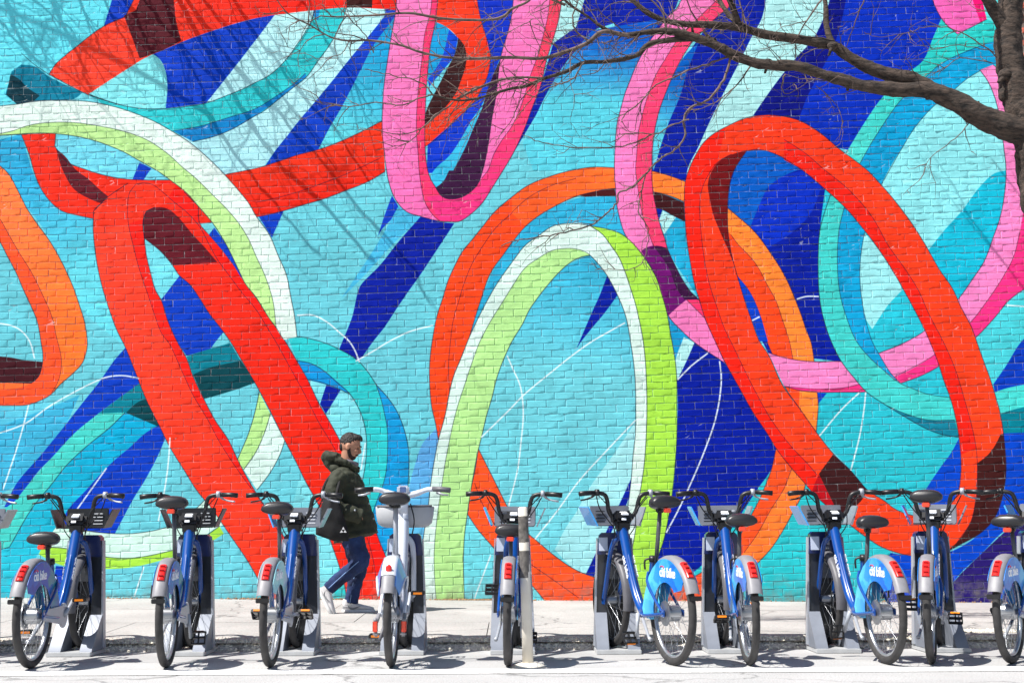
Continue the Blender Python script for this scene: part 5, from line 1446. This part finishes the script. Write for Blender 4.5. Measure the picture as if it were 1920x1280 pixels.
# docks
def make_dock():
    d = empty('bike_dock')
    W2 = .150
    # body: a tall curved slab with a slot for the wheel
    b_ = MB()
    prof = [(-W2, .04), (-W2 + .012, .50), (-W2 + .03, .78), (-W2 + .045, .80), (W2 - .045, .80), (W2 - .03, .78), (W2 - .012, .50), (W2, .04), (.062, .04), (.062, .52), (-.062, .52), (-.062, .04)]
    b_.prism(prof, .10, .165)
    b_.build('dock_body', m_dockb, d, sharp=30)
    c = MB(); c.prism([(-W2 + .018, .70), (-W2 + .035, .842), (-W2 + .055, .86), (W2 - .055, .86), (W2 - .035, .842), (W2 - .018, .70)], .08, .165); cp = c.build('dock_cap', m_dockc, d, sharp=30)
    c = MB(); c.box((-W2 + .065, .072, .775), (.065, .006, .10), .002); c.build('cap_label', m_dockl, cp)
    c = MB(); c.box((.0, .072, .79), (.045, .006, .05), .002); c.tube([(.0, .070, .74), (.0, .060, .74)], [.016, .016], 10); c.build('lock_window', m_steel, cp)
    for s in (-1, 1):
        c = MB(); c.prism([(-.005, .04), (.012, .04), (-.022, .82), (-.030, .82)] if s > 0 else [(.005, .04), (-.012, .04), (.022, .82), (.030, .82)], .092, .150)
        o = c.build('side_trim', m_silv, d); o.location = (s * (W2 + .004), 0, 0)
        # foot: a sloping wedge beside the slot
        x0, x1 = (.068, W2 + .006) if s > 0 else (-W2 - .006, -.068)
        c = MB(); c.prism([(-.15, .0), (.10, .0), (.10, .27), (.07, .28), (.02, .23), (-.14, .04)], x0, x1, axis='Y')
        V_ = [(v[1], v[0], v[2]) for v in c.v]; c.v = V_
        c.build('dock_foot', m_dockg, d, sharp=30)
    c = MB(); c.box((0, .0, .016), (.32, .36, .030), .004); c.build('base_plate', m_plate, d)
    c = MB(); c.box((0, .155, .30), (.124, .02, .50)); c.build('slot_back', m_blk, d)
    return d
dk = make_dock()
docks = [-3.96 , -3.18, -2.37, -1.585, -.80, -.005, .755, 1.55, 2.325, 3.11, 3.90]
DL = ['bike dock at the left edge of the row', 'dock under the leftmost fully visible blue bike', 'dock holding the blue bike with a dark tray', 'dock just left of the walking man',
      'dock holding the white electric bike', 'dock behind the scuffed white post', 'dock below the lime and white arch, its bike swung to the right',
      'dock in front of the royal blue paint', 'dock below the brown patch of the red ring', 'dock holding the bike with the highest saddle near the right', 'dock at the right edge of the row']
for i, x in enumerate(docks):
    d = dk if i == 0 else None
    made.append(d)
dlist = [dk] + [copy_tree(dk) for _ in docks[1:]]
for i, (d, x) in enumerate(zip(dlist, docks)):
    d.location = (x, 9.54, 0.0); tag(d, DL[i], 'bike dock', 'docks along the kerb')

# scuffed flexible post in the road
base = atZ(990, 1249, 0)
fp = empty('flexible_post', (base.x, base.y - .03, 0)); fp.rotation_euler = (0, radians(-1.5), 0)
tag(fp, 'scuffed off-white flexible traffic post with two grey bands, leaning slightly beside a tyre', 'traffic post')
m_post_w = mat('post_plastic', srgb(214, 208, 196), rough=.55, var=.12, scale=6)
m_band = mat('worn_band', srgb(96, 92, 88), rough=.6, var=.55, scale=30)
sH = 1.0
c = MB(); c.tube([(0, 0, .02), (0.002, 0, .30), (0, 0, .70), (-.002, 0, 1.02), (-.002, 0, 1.03)], [(.036, .030), (.035, .028), (.033, .026), (.031, .024), (.02, .015)], 20); c.build('post_tube', m_post_w, fp)
c = MB(); c.tube([(-.001, 0, .57), (-.001, 0, .745)], [(.0345, .0275), (.034, .027)], 20, cap=False); c.build('worn_band', m_band, fp)
c = MB(); c.tube([(-.001, 0, .80), (-.001, 0, .97)], [(.0335, .0265), (.033, .026)], 20, cap=False); c.build('worn_band', m_band, fp)
c = MB(); c.tube([(0, 0, .0), (0, 0, .012), (0, 0, .03)], [.115, .105, .05], 24); c.build('post_base', m_post_w, fp)

# ------------------------------------------------------------------ the walking man
PY = 12.0
_p = atY(655, 1148, PY)
PZ = walkz(_p.x, PY)
PSC = 203.5
man = empty('person', (_p.x, PY, PZ))
tag(man, 'bearded man in an olive padded coat and jeans walking past the wall, head bowed', 'person')
def W(px, py, y=0.0):
    """pixel on the man's own plane -> his local place; y > 0 is away from the street"""
    return Vector(((px - 655) / PSC, y, (1148 - py) / PSC))
m_skin = mat('skin', srgb(176, 128, 104), rough=.55, var=.06)
m_hair = mat('hair', srgb(30, 23, 21), rough=.6, var=.55, scale=70, bump=.008, bscale=120)
m_beard = mat('beard', srgb(48, 36, 32), rough=.9, var=.35, scale=60, bump=.002, bscale=200)
m_coat = mat('coat_nylon', srgb(44, 48, 34), rough=.8, var=.2, scale=14, bump=.003, bscale=28)
m_scarf = mat('scarf', srgb(112, 106, 116), rough=.9, var=.3, scale=30)
m_shoe = mat('shoe_canvas', srgb(206, 204, 206), rough=.7, var=.08, scale=20)
m_sole = mat('shoe_sole', srgb(226, 226, 226), rough=.6, var=.05)
m_sw = mat('shoe_mark', srgb(120, 122, 126), rough=.6)
def denim():
    m = bpy.data.materials.new('denim'); m.use_nodes = True
    nt = m.node_tree; N = nt.nodes; L = nt.links; b = N['Principled BSDF']
    tc = N.new('ShaderNodeTexCoord'); n1 = N.new('ShaderNodeTexNoise'); n1.inputs['Scale'].default_value = 5; n1.inputs['Detail'].default_value = 8
    L.new(tc.outputs['Object'], n1.inputs['Vector'])
    rp = N.new('ShaderNodeValToRGB'); rp.color_ramp.elements[0].position = .35; rp.color_ramp.elements[1].position = .7
    rp.color_ramp.elements[0].color = srgb(14, 24, 56); rp.color_ramp.elements[1].color = srgb(34, 60, 112)
    L.new(n1.outputs['Fac'], rp.inputs['Fac']); L.new(rp.outputs['Color'], b.inputs['Base Color']); b.inputs['Roughness'].default_value = .9
    n2 = N.new('ShaderNodeTexNoise'); n2.inputs['Scale'].default_value = 22; L.new(tc.outputs['Object'], n2.inputs['Vector'])
    bp = N.new('ShaderNodeBump'); bp.inputs['Distance'].default_value = .012; L.new(n2.outputs['Fac'], bp.inputs['Height']); L.new(bp.outputs['Normal'], b.inputs['Normal'])
    return m
m_den = denim()
def remesh(o, vox=.008, sm=4, fac=.6):
    return apply_mods(o, [('REMESH', dict(mode='VOXEL', voxel_size=vox)), ('SMOOTH', dict(factor=fac, iterations=sm))])
# ---- body: one continuous surface
hc = W(652, 838)                                   # middle of the head
HR = Matrix.Rotation(radians(20), 3, 'Y')          # bowed forward (+x is where he walks)
b_ = MB()
b_.ell(hc + HR @ Vector((-.008, 0, .022)), (.098, .076, .098), 22, 16, HR)         # skull
b_.ell(hc + HR @ Vector((.028, 0, -.035)), (.064, .058, .082), 18, 12, HR)         # face
b_.ell(hc + HR @ Vector((.050, 0, -.088)), (.032, .034, .026), 12, 8, HR)          # chin
b_.ell(hc + HR @ Vector((.080, 0, .030)), (.018, .052, .012), 12, 8, HR)           # brow
b_.tube([hc + HR @ Vector((.088, 0, .018)), hc + HR @ Vector((.106, 0, -.010)), hc + HR @ Vector((.112, 0, -.024))], [.010, .013, .014], 10)   # nose
b_.ell(hc + HR @ Vector((.098, 0, -.030)), (.016, .018, .009), 10, 6, HR)
b_.ell(hc + HR @ Vector((.086, 0, -.054)), (.014, .024, .007), 10, 6, HR); b_.ell(hc + HR @ Vector((.083, 0, -.066)), (.013, .022, .008), 10, 6, HR)  # lips
for s in (-1, 1):
    b_.ell(hc + HR @ Vector((.066, .040 * s, -.018)), (.024, .020, .018), 10, 8, HR)                   # cheek
    b_.ell(hc + HR @ Vector((-.006, .078 * s, -.008)), (.020, .010, .032), 12, 8, HR)                  # ear
    b_.ell(hc + HR @ Vector((-.012, .084 * s, .004)), (.012, .006, .018), 8, 6, HR)
b_.tube([hc + Vector((-.02, 0, -.04)), W(645, 868), W(642, 890)], [.058, .056, .075], 16)             # neck
sh = W(638, 896)
b_.tube([W(642, 885), W(642, 910), W(645, 950), W(650, 985), W(655, 1012)], [(.07, .13), (.12, .185), (.115, .155), (.105, .145), (.11, .16)], 20, side=(1, 0, 0))
hip = W(656, 1008)
near = [hip + Vector((0, -.085, 0)), W(668, 1030, -.09), W(676, 1052, -.09), W(650, 1074, -.09), W(618, 1099, -.08)]
far = [hip + Vector((0, .085, 0)), W(664, 1042, .09), W(667, 1066, .09), W(661, 1095, .09), W(656, 1128, .09)]
b_.tube(near, [.088, .078, .058, .052, .036], 14); b_.tube(far, [.088, .076, .058, .05, .036], 14)
# arms and hands; the hands are deep in the coat pockets
elbn, handn = W(632, 946, -.225), W(656, 958, -.15)
b_.tube([W(638, 898, -.16), W(633, 922, -.215), elbn], [.056, .046, .040], 12); b_.tube([elbn, W(650, 958, -.225), handn], [.040, .034, .026], 12)
b_.tube([W(638, 898, .16), W(636, 922, .215), W(642, 946, .235), W(668, 958, .15)], [.056, .046, .040, .028], 12)
for s, hp in ((-1, handn), (1, W(668, 958, .15))):
    d = Vector((.8, 0, -.35)).normalized(); side = Vector((0, 1, 0)); n_ = d.cross(side)
    b_.tube([hp, hp + d * .045, hp + d * .085], [(.030, .020), (.040, .018), (.040, .016)], 12, side=side)
    for k, L_ in enumerate((.062, .072, .066, .050)):
        st_ = hp + d * .08 + side * (-.030 + .020 * k)
        b_.tube([st_, st_ + d * L_ * .5 - n_ * .004, st_ + d * L_ * .8 - n_ * .018, st_ + d * L_ - n_ * .032], [.0095, .009, .008, .007], 8)
    st_ = hp + d * .02 - side * .034 * 1
    b_.tube([st_, st_ + d * .03 - side * .022, st_ + d * .058 - side * .026 - n_ * .01], [.012, .0105, .009], 8)
body = b_.build('body', m_skin, man)
remesh(body, .0055, 3, .5); body.data.materials.clear(); body.data.materials.append(m_skin)
# eyes under lowered lids, brows
e = MB()
for s in (-1, 1):
    e.ell(hc + HR @ Vector((.084, .030 * s, .008)), (.009, .013, .006), 10, 6, HR)
e.build('eyes', mat('eye', srgb(60, 45, 40), rough=.3), body)
e = MB()
for s in (-1, 1): e.tube([hc + HR @ Vector((.098, .010 * s, .030)), hc + HR @ Vector((.096, .03 * s, .036)), hc + HR @ Vector((.082, .052 * s, .030))], [.005, .006, .004], 6)
e.build('eyebrows', m_hair, body)
# hair: cap swept back, short at the sides, higher on top
e = MB()
e.ell(hc + HR @ Vector((-.018, 0, .040)), (.094, .077, .092), 24, 16, HR)
e.ell(hc + HR @ Vector((.030, 0, .098)), (.062, .058, .036), 16, 10, HR)
e.ell(hc + HR @ Vector((.044, 0, .094)), (.036, .050, .030), 14, 8, HR)
e.ell(hc + HR @ Vector((-.064, 0, .0)), (.036, .056, .066), 16, 10, HR)
hair = e.build('hair', m_hair, body)
remesh(hair, .006, 2, .4)
for v in hair.data.vertices:
    q = HR.inverted() @ (v.co - hc)
    if q.x > .040 and q.z < .082: v.co = hc + HR @ Vector((.040 + (q.x - .040) * .2 - (.082 - q.z) * .35, q.y * .96, q.z))
    if q.z < -.01 and q.x > -.03: v.co = hc + HR @ Vector((q.x * .6 - .02, q.y * .93, q.z))
    v.co += Vector((mn.noise(v.co * 60), mn.noise(v.co * 60 + Vector((9, 0, 0))), mn.noise(v.co * 60 + Vector((0, 9, 0))))) * .005
hair.data.materials.clear(); hair.data.materials.append(m_hair)
e = MB()
e.ell(hc + HR @ Vector((.040, 0, -.082)), (.050, .048, .034), 16, 10, HR)
for s in (-1, 1):
    e.tube([hc + HR @ Vector((.004, .066 * s, .000)), hc + HR @ Vector((.012, .062 * s, -.045)), hc + HR @ Vector((.034, .045 * s, -.078)), hc + HR @ Vector((.064, .016 * s, -.096))], [.012, .017, .020, .020], 10)
e.tube([hc + HR @ Vector((.084, -.030, -.058)), hc + HR @ Vector((.097, 0, -.044)), hc + HR @ Vector((.084, .030, -.058))], [.007, .008, .007], 8)
br = e.build('beard', m_beard, body); remesh(br, .005, 2, .4); br.data.materials.clear(); br.data.materials.append(m_beard)
# ---- jeans
j = MB()
nj = [hip + Vector((0, -.085, .05)), W(667, 1028, -.09), W(678, 1049, -.09), W(672, 1060, -.09), W(646, 1079, -.09), W(617, 1103, -.08)]
j.tube(cr([tuple(p) for p in nj], 4), [.112, .108, .104, .100, .096, .093, .090, .087, .084, .082, .080, .078, .075, .073, .071, .069, .066, .064, .062, .061, .060], 18)
fj = [hip + Vector((0, .085, .05)), W(665, 1040, .09), W(668, 1066, .09), W(662, 1095, .09), W(656, 1132, .09)]
j.tube(cr([tuple(p) for p in fj], 5), [.112 - .0026 * i for i in range(21)], 18)
j.ell(hip + Vector((0, 0, .03)), (.12, .16, .12))
jn = j.build('jeans', m_den, man); remesh(jn, .010, 5, .6)
for v in jn.data.vertices:
    v.co += v.normal * (mn.noise(v.co * 16) * .010 + mn.noise(v.co * 40 + Vector((3, 1, 0))) * .004)
jn.data.materials.clear(); jn.data.materials.append(m_den)
for f0 in (nj, fj): pass
s_ = MB(); s_.tube(cr([tuple(p + Vector((.0, -.0, .0))) for p in [W(676, 1052, -.175), W(648, 1076, -.165), W(620, 1101, -.145)]], 5), .004, 5); s_.build('seam', mat('seam_pale', srgb(120, 150, 196), rough=.9), jn)
s_ = MB(); s_.tube([W(664, 1075, .01), W(659, 1104, .025), W(655, 1130, .03)], .004, 5); s_.build('seam', MATS['seam_pale'], jn)
# ---- coat
c = MB()
rings = []
for i in range(27):
    t = i / 26.0
    # outline traced as back edge / front edge of the coat at each height
    ys = 880 + (1016 - 880) * t
    def ip(tab):
        for (a, va), (b2, vb) in zip(tab, tab[1:]):
            if a <= t <= b2: return va + (vb - va) * (t - a) / (b2 - a)
        return tab[-1][1]
    xb = ip([(0, 622), (.1, 613), (.3, 611), (.55, 613), (.8, 617), (1, 624)])
    xf = ip([(0, 660), (.1, 672), (.25, 681), (.5, 690), (.75, 700), (1, 708)])
    w = ip([(0, .13), (.08, .19), (.2, .205), (.5, .185), (.75, .19), (1, .215)])
    puff = abs(sin(t * pi * 7.5)) ** .6 * .014
    rings.append((W((xb + xf) / 2, ys - t * 6), ((xf - xb) / 2 / PSC - .012 + puff, w - .012 + puff)))
pts = [p for p, r in rings]; rr = [r for p, r in rings]
vs = []; fs = []; sg = 30
for i, (p, (ra, rb)) in enumerate(rings):
    t = i / 26
    for k in range(sg):
        a = 2 * pi * k / sg
        dz = -.075 * max(0, t - .3) * cos(a + .2) * -1.0
        vs.append(p + Vector((ra * cos(a), rb * sin(a), (dz if t > .3 else 0))))
for i in range(26):
    for k in range(sg): fs.append((i * sg + k, i * sg + (k + 1) % sg, (i + 1) * sg + (k + 1) % sg, (i + 1) * sg + k))
fs.append(tuple(range(sg))); fs.append(tuple(reversed([26 * sg + k for k in range(sg)])))
c.add(vs, fs)
c.ell(W(640, 886), (.115, .17, .06), 20, 10)
def sleeve(pp, r0, r1, n):
    P = cr([tuple(p) for p in pp], n); R_ = []
    for i in range(len(P)):
        t = i / (len(P) - 1); R_.append((r0 + (r1 - r0) * t) + abs(sin(t * pi * 6.5)) ** .6 * .010)
    c.tube(P, R_, 18)
sleeve([W(640, 894, -.15), W(631, 908, -.20), W(627, 928, -.235), W(631, 950, -.25), W(650, 960, -.240), W(678, 970, -.185)], .080, .060, 6)
sleeve([W(646, 894, .15), W(640, 912, .20), W(640, 934, .235), W(648, 952, .24), W(664, 962, .235), W(684, 970, .21)], .080, .060, 6)
coat = c.build('coat', m_coat, man); remesh(coat, .009, 3, .5)
for v in coat.data.vertices:
    v.co += v.normal * (mn.noise(v.co * 13) * .010 + mn.noise(v.co * 34) * .005)
coat.data.materials.clear(); coat.data.materials.append(m_coat)
# hood lying on his shoulders, collar, zip and buttons
h = MB()
h.tube(cr([tuple(W(632, 858, -.10)), tuple(W(614, 856, -.07)), tuple(W(607, 858, 0)), tuple(W(614, 856, .07)), tuple(W(632, 858, .10))], 5), [.040, .042, .044, .046, .048, .048, .050, .050, .050, .050, .050, .050, .050, .050, .050, .050, .048, .046, .044, .042, .040], 14)
h.ell(W(615, 866), (.060, .095, .085), 18, 12, Matrix.Rotation(radians(-28), 3, 'Y'))
h.ell(W(628, 880), (.085, .125, .055), 18, 10, Matrix.Rotation(radians(20), 3, 'Y'))
h.tube(cr([tuple(W(630, 862, -.10)), tuple(W(650, 872, -.105)), tuple(W(666, 882, -.05))], 5), [.036] * 5 + [.028] * 6, 12)
h.tube(cr([tuple(W(630, 862, .10)), tuple(W(652, 872, .10)), tuple(W(668, 882, .04))], 5), [.036] * 5 + [.028] * 6, 12)
hd = h.build('hood', m_coat, coat); remesh(hd, .009, 3, .5)
for v in hd.data.vertices: v.co += v.normal * (mn.noise(v.co * 15) * .014 + mn.noise(v.co * 40) * .005)
hd.data.materials.clear(); hd.data.materials.append(m_coat)
h = MB(); h.tube(cr([tuple(W(636, 868, -.07)), tuple(W(650, 868, -.075)), tuple(W(664, 872, 0)), tuple(W(650, 868, .075)), tuple(W(636, 866, .07))], 5), .026, 12); h.build('scarf', m_scarf, man)
for x, y, d in ((676, 898, -.06), (684, 922, -.07), (691, 946, -.07), (670, 959, -.288), (700, 974, -.07)):
    k = MB(); k.ell(W(x, y, d), (.009, .006, .009), 10, 6); k.build('press_stud', m_silv, coat)
h = MB(); h.prism([(W(655, 958).x, W(655, 958).z), (W(680, 962).x, W(680, 962).z), (W(682, 985).x, W(682, 985).z), (W(660, 984).x, W(660, 984).z)], -.205, -.185); h.build('pocket_flap', m_coat, coat)
# ---- shoes
def shoe(o, ang, yy, marks=True):
    """o: where the heel meets the ground, pointing +x before it is turned"""
    Rm = Matrix.Rotation(ang, 3, 'Y')
    def T(x, y, z): return tuple(o + Rm @ Vector((x, y, z)))
    s = MB()
    prof = [(.0, .032, .075), (.04, .036, .085), (.09, .038, .078), (.14, .042, .062), (.20, .046, .046), (.25, .040, .036), (.285, .020, .024)]
    vs = []; fs = []; sg = 16
    for x, w, hh in prof:
        for k in range(sg):
            a = 2 * pi * k / sg
            vs.append(T(x, w * cos(a), .022 + hh * .5 + hh * .5 * sin(a)))
    for i in range(len(prof) - 1):
        for k in range(sg): fs.append((i * sg + k, i * sg + (k + 1) % sg, (i + 1) * sg + (k + 1) % sg, (i + 1) * sg + k))
    fs.append(tuple(range(sg))); fs.append(tuple(reversed([(len(prof) - 1) * sg + k for k in range(sg)])))
    s.add(vs, fs)
    s.tube([T(.035, 0, .07), T(.045, 0, .115)], [(.045, .038), (.048, .040)], 14)
    sh_ = s.build('shoe', m_shoe, man, sharp=70)
    s = MB(); P = [(-.008, .030), (.06, .040), (.14, .040), (.20, .050), (.26, .042), (.295, .012), (.295, -.012), (.26, -.042), (.20, -.050), (.14, -.040), (.06, -.040), (-.008, -.030)]
    n = len(P); s.add([T(x, y, 0) for x, y in P] + [T(x, y, .028) for x, y in P], [tuple(range(n)), tuple(reversed(range(n, 2 * n)))] + [(i, i + n, (i + 1) % n + n, (i + 1) % n) for i in range(n)])
    s.build('sole', m_sole, sh_)
    s = MB()
    up = cr([(.045, 0, .068), (.075, 0, .046), (.115, 0, .048), (.17, 0, .066)], 4); lo = cr([(.045, 0, .066), (.07, 0, .034), (.115, 0, .036), (.17, 0, .066)], 4)
    s.strip([T(p.x, -.0435 - .004 * (p.x > .1), p.z) for p in up], [T(p.x, -.0455 - .003 * (p.x > .1), p.z) for p in lo]); s.build('side_mark', m_sw, sh_)
    s = MB()
    for k in range(5): s.tube([T(.09 + .022 * k, -.020, .098 - .011 * k), T(.10 + .022 * k, .020, .098 - .011 * k)], .004, 5)
    s.build('laces', m_sole, sh_)
shoe(W(641, 1148.5, .09) , 0.0, .09)
shoe(W(597, 1104, -.08) , radians(62), -.08)
s_ = MB(); s_.tube([W(656, 1126, .09), W(655, 1136, .09)], [.04, .042], 12); s_.build('sock', m_sole, man)

# ---- tote bag hanging from his near shoulder
m_bag = mat('bag_canvas', srgb(17, 17, 20), rough=.85, var=.3, scale=12, bump=.002, bscale=120)
bag = empty('tote_bag', tuple(Vector(man.location) + W(630, 1012, -.32)))
tag(bag, 'black tote bag with small white triangular logo hanging at the walking man\'s side', 'bag')
BO = W(630, 1012, -.32)
def Wb(px, py, y): return W(px, py, y) - BO
g = MB(); n = 14; mrow = 12; vs = []; fs = []
for side_ in (0, 1):
    for j in range(mrow + 1):
        t = j / mrow
        xl = 613 + (600 - 613) * min(1, t * 1.3); xr = 640 + (660 - 640) * min(1, t * 1.25)
        yt = 936; yb_l, yb_r = 1003, 1015
        for i in range(n + 1):
            u = i / n
            py = yt + ((yb_l + (yb_r - yb_l) * min(1, u * 1.8)) - yt) * t
            bul = (.012 + .05 * sin(pi * u) ** .6 * sin(pi * min(1, t * .9 + .08)) ** .7)
            wr = mn.noise(Vector((u * 3, t * 4, side_ * 5))) * .018
            vs.append(Wb(xl + (xr - xl) * u, py, -.325 + (-bul if side_ == 0 else bul * .8) + wr))
N1 = (n + 1) * (mrow + 1)
for s2 in (0, 1):
    for j in range(mrow):
        for i in range(n):
            a = s2 * N1 + j * (n + 1) + i; fs.append((a, a + 1, a + n + 2, a + n + 1))
for j in range(mrow):
    for i in (0, n): a = j * (n + 1) + i; fs.append((a, a + n + 1, N1 + a + n + 1, N1 + a))
for i in range(n): a = mrow * (n + 1) + i; fs.append((a, a + 1, N1 + a + 1, N1 + a))
g.add(vs, fs); g.build('bag_body', m_bag, bag)
for yy in (-.335, -.315):
    g = MB(); P = cr([tuple(Wb(612, 942, yy)), tuple(Wb(609, 925, yy + .05)), tuple(Wb(618, 900, -.235)), tuple(Wb(636, 884, -.175)), tuple(Wb(640, 900, -.235)), tuple(Wb(638, 925, yy - .02)), tuple(Wb(637, 940, yy))], 5)
    g.tube(P, [(.012, .004)] * len(P), 6, side=(1, 0, 0)); g.build('strap', m_bag, bag)
def tri(cx, cy, r, rot):
    return [(cx + r * cos(rot + 2 * pi * k / 3), cy + r * sin(rot + 2 * pi * k / 3)) for k in range(3)]
g = MB()
c0 = Wb(652, 996, -.398)
for k in range(3):
    a = pi / 2 + 2 * pi * k / 3
    cx, cz = c0.x + .019 * cos(a), c0.z + .019 * sin(a)
    pts_ = [(cx + .016 * cos(a + q), cz + .016 * sin(a + q)) for q in (0, 2.2, -2.2)]
    g.prism(pts_, c0.y, c0.y + .006)
g.build('logo_print', mat('logo_grey', srgb(196, 196, 200), rough=.8), bag)
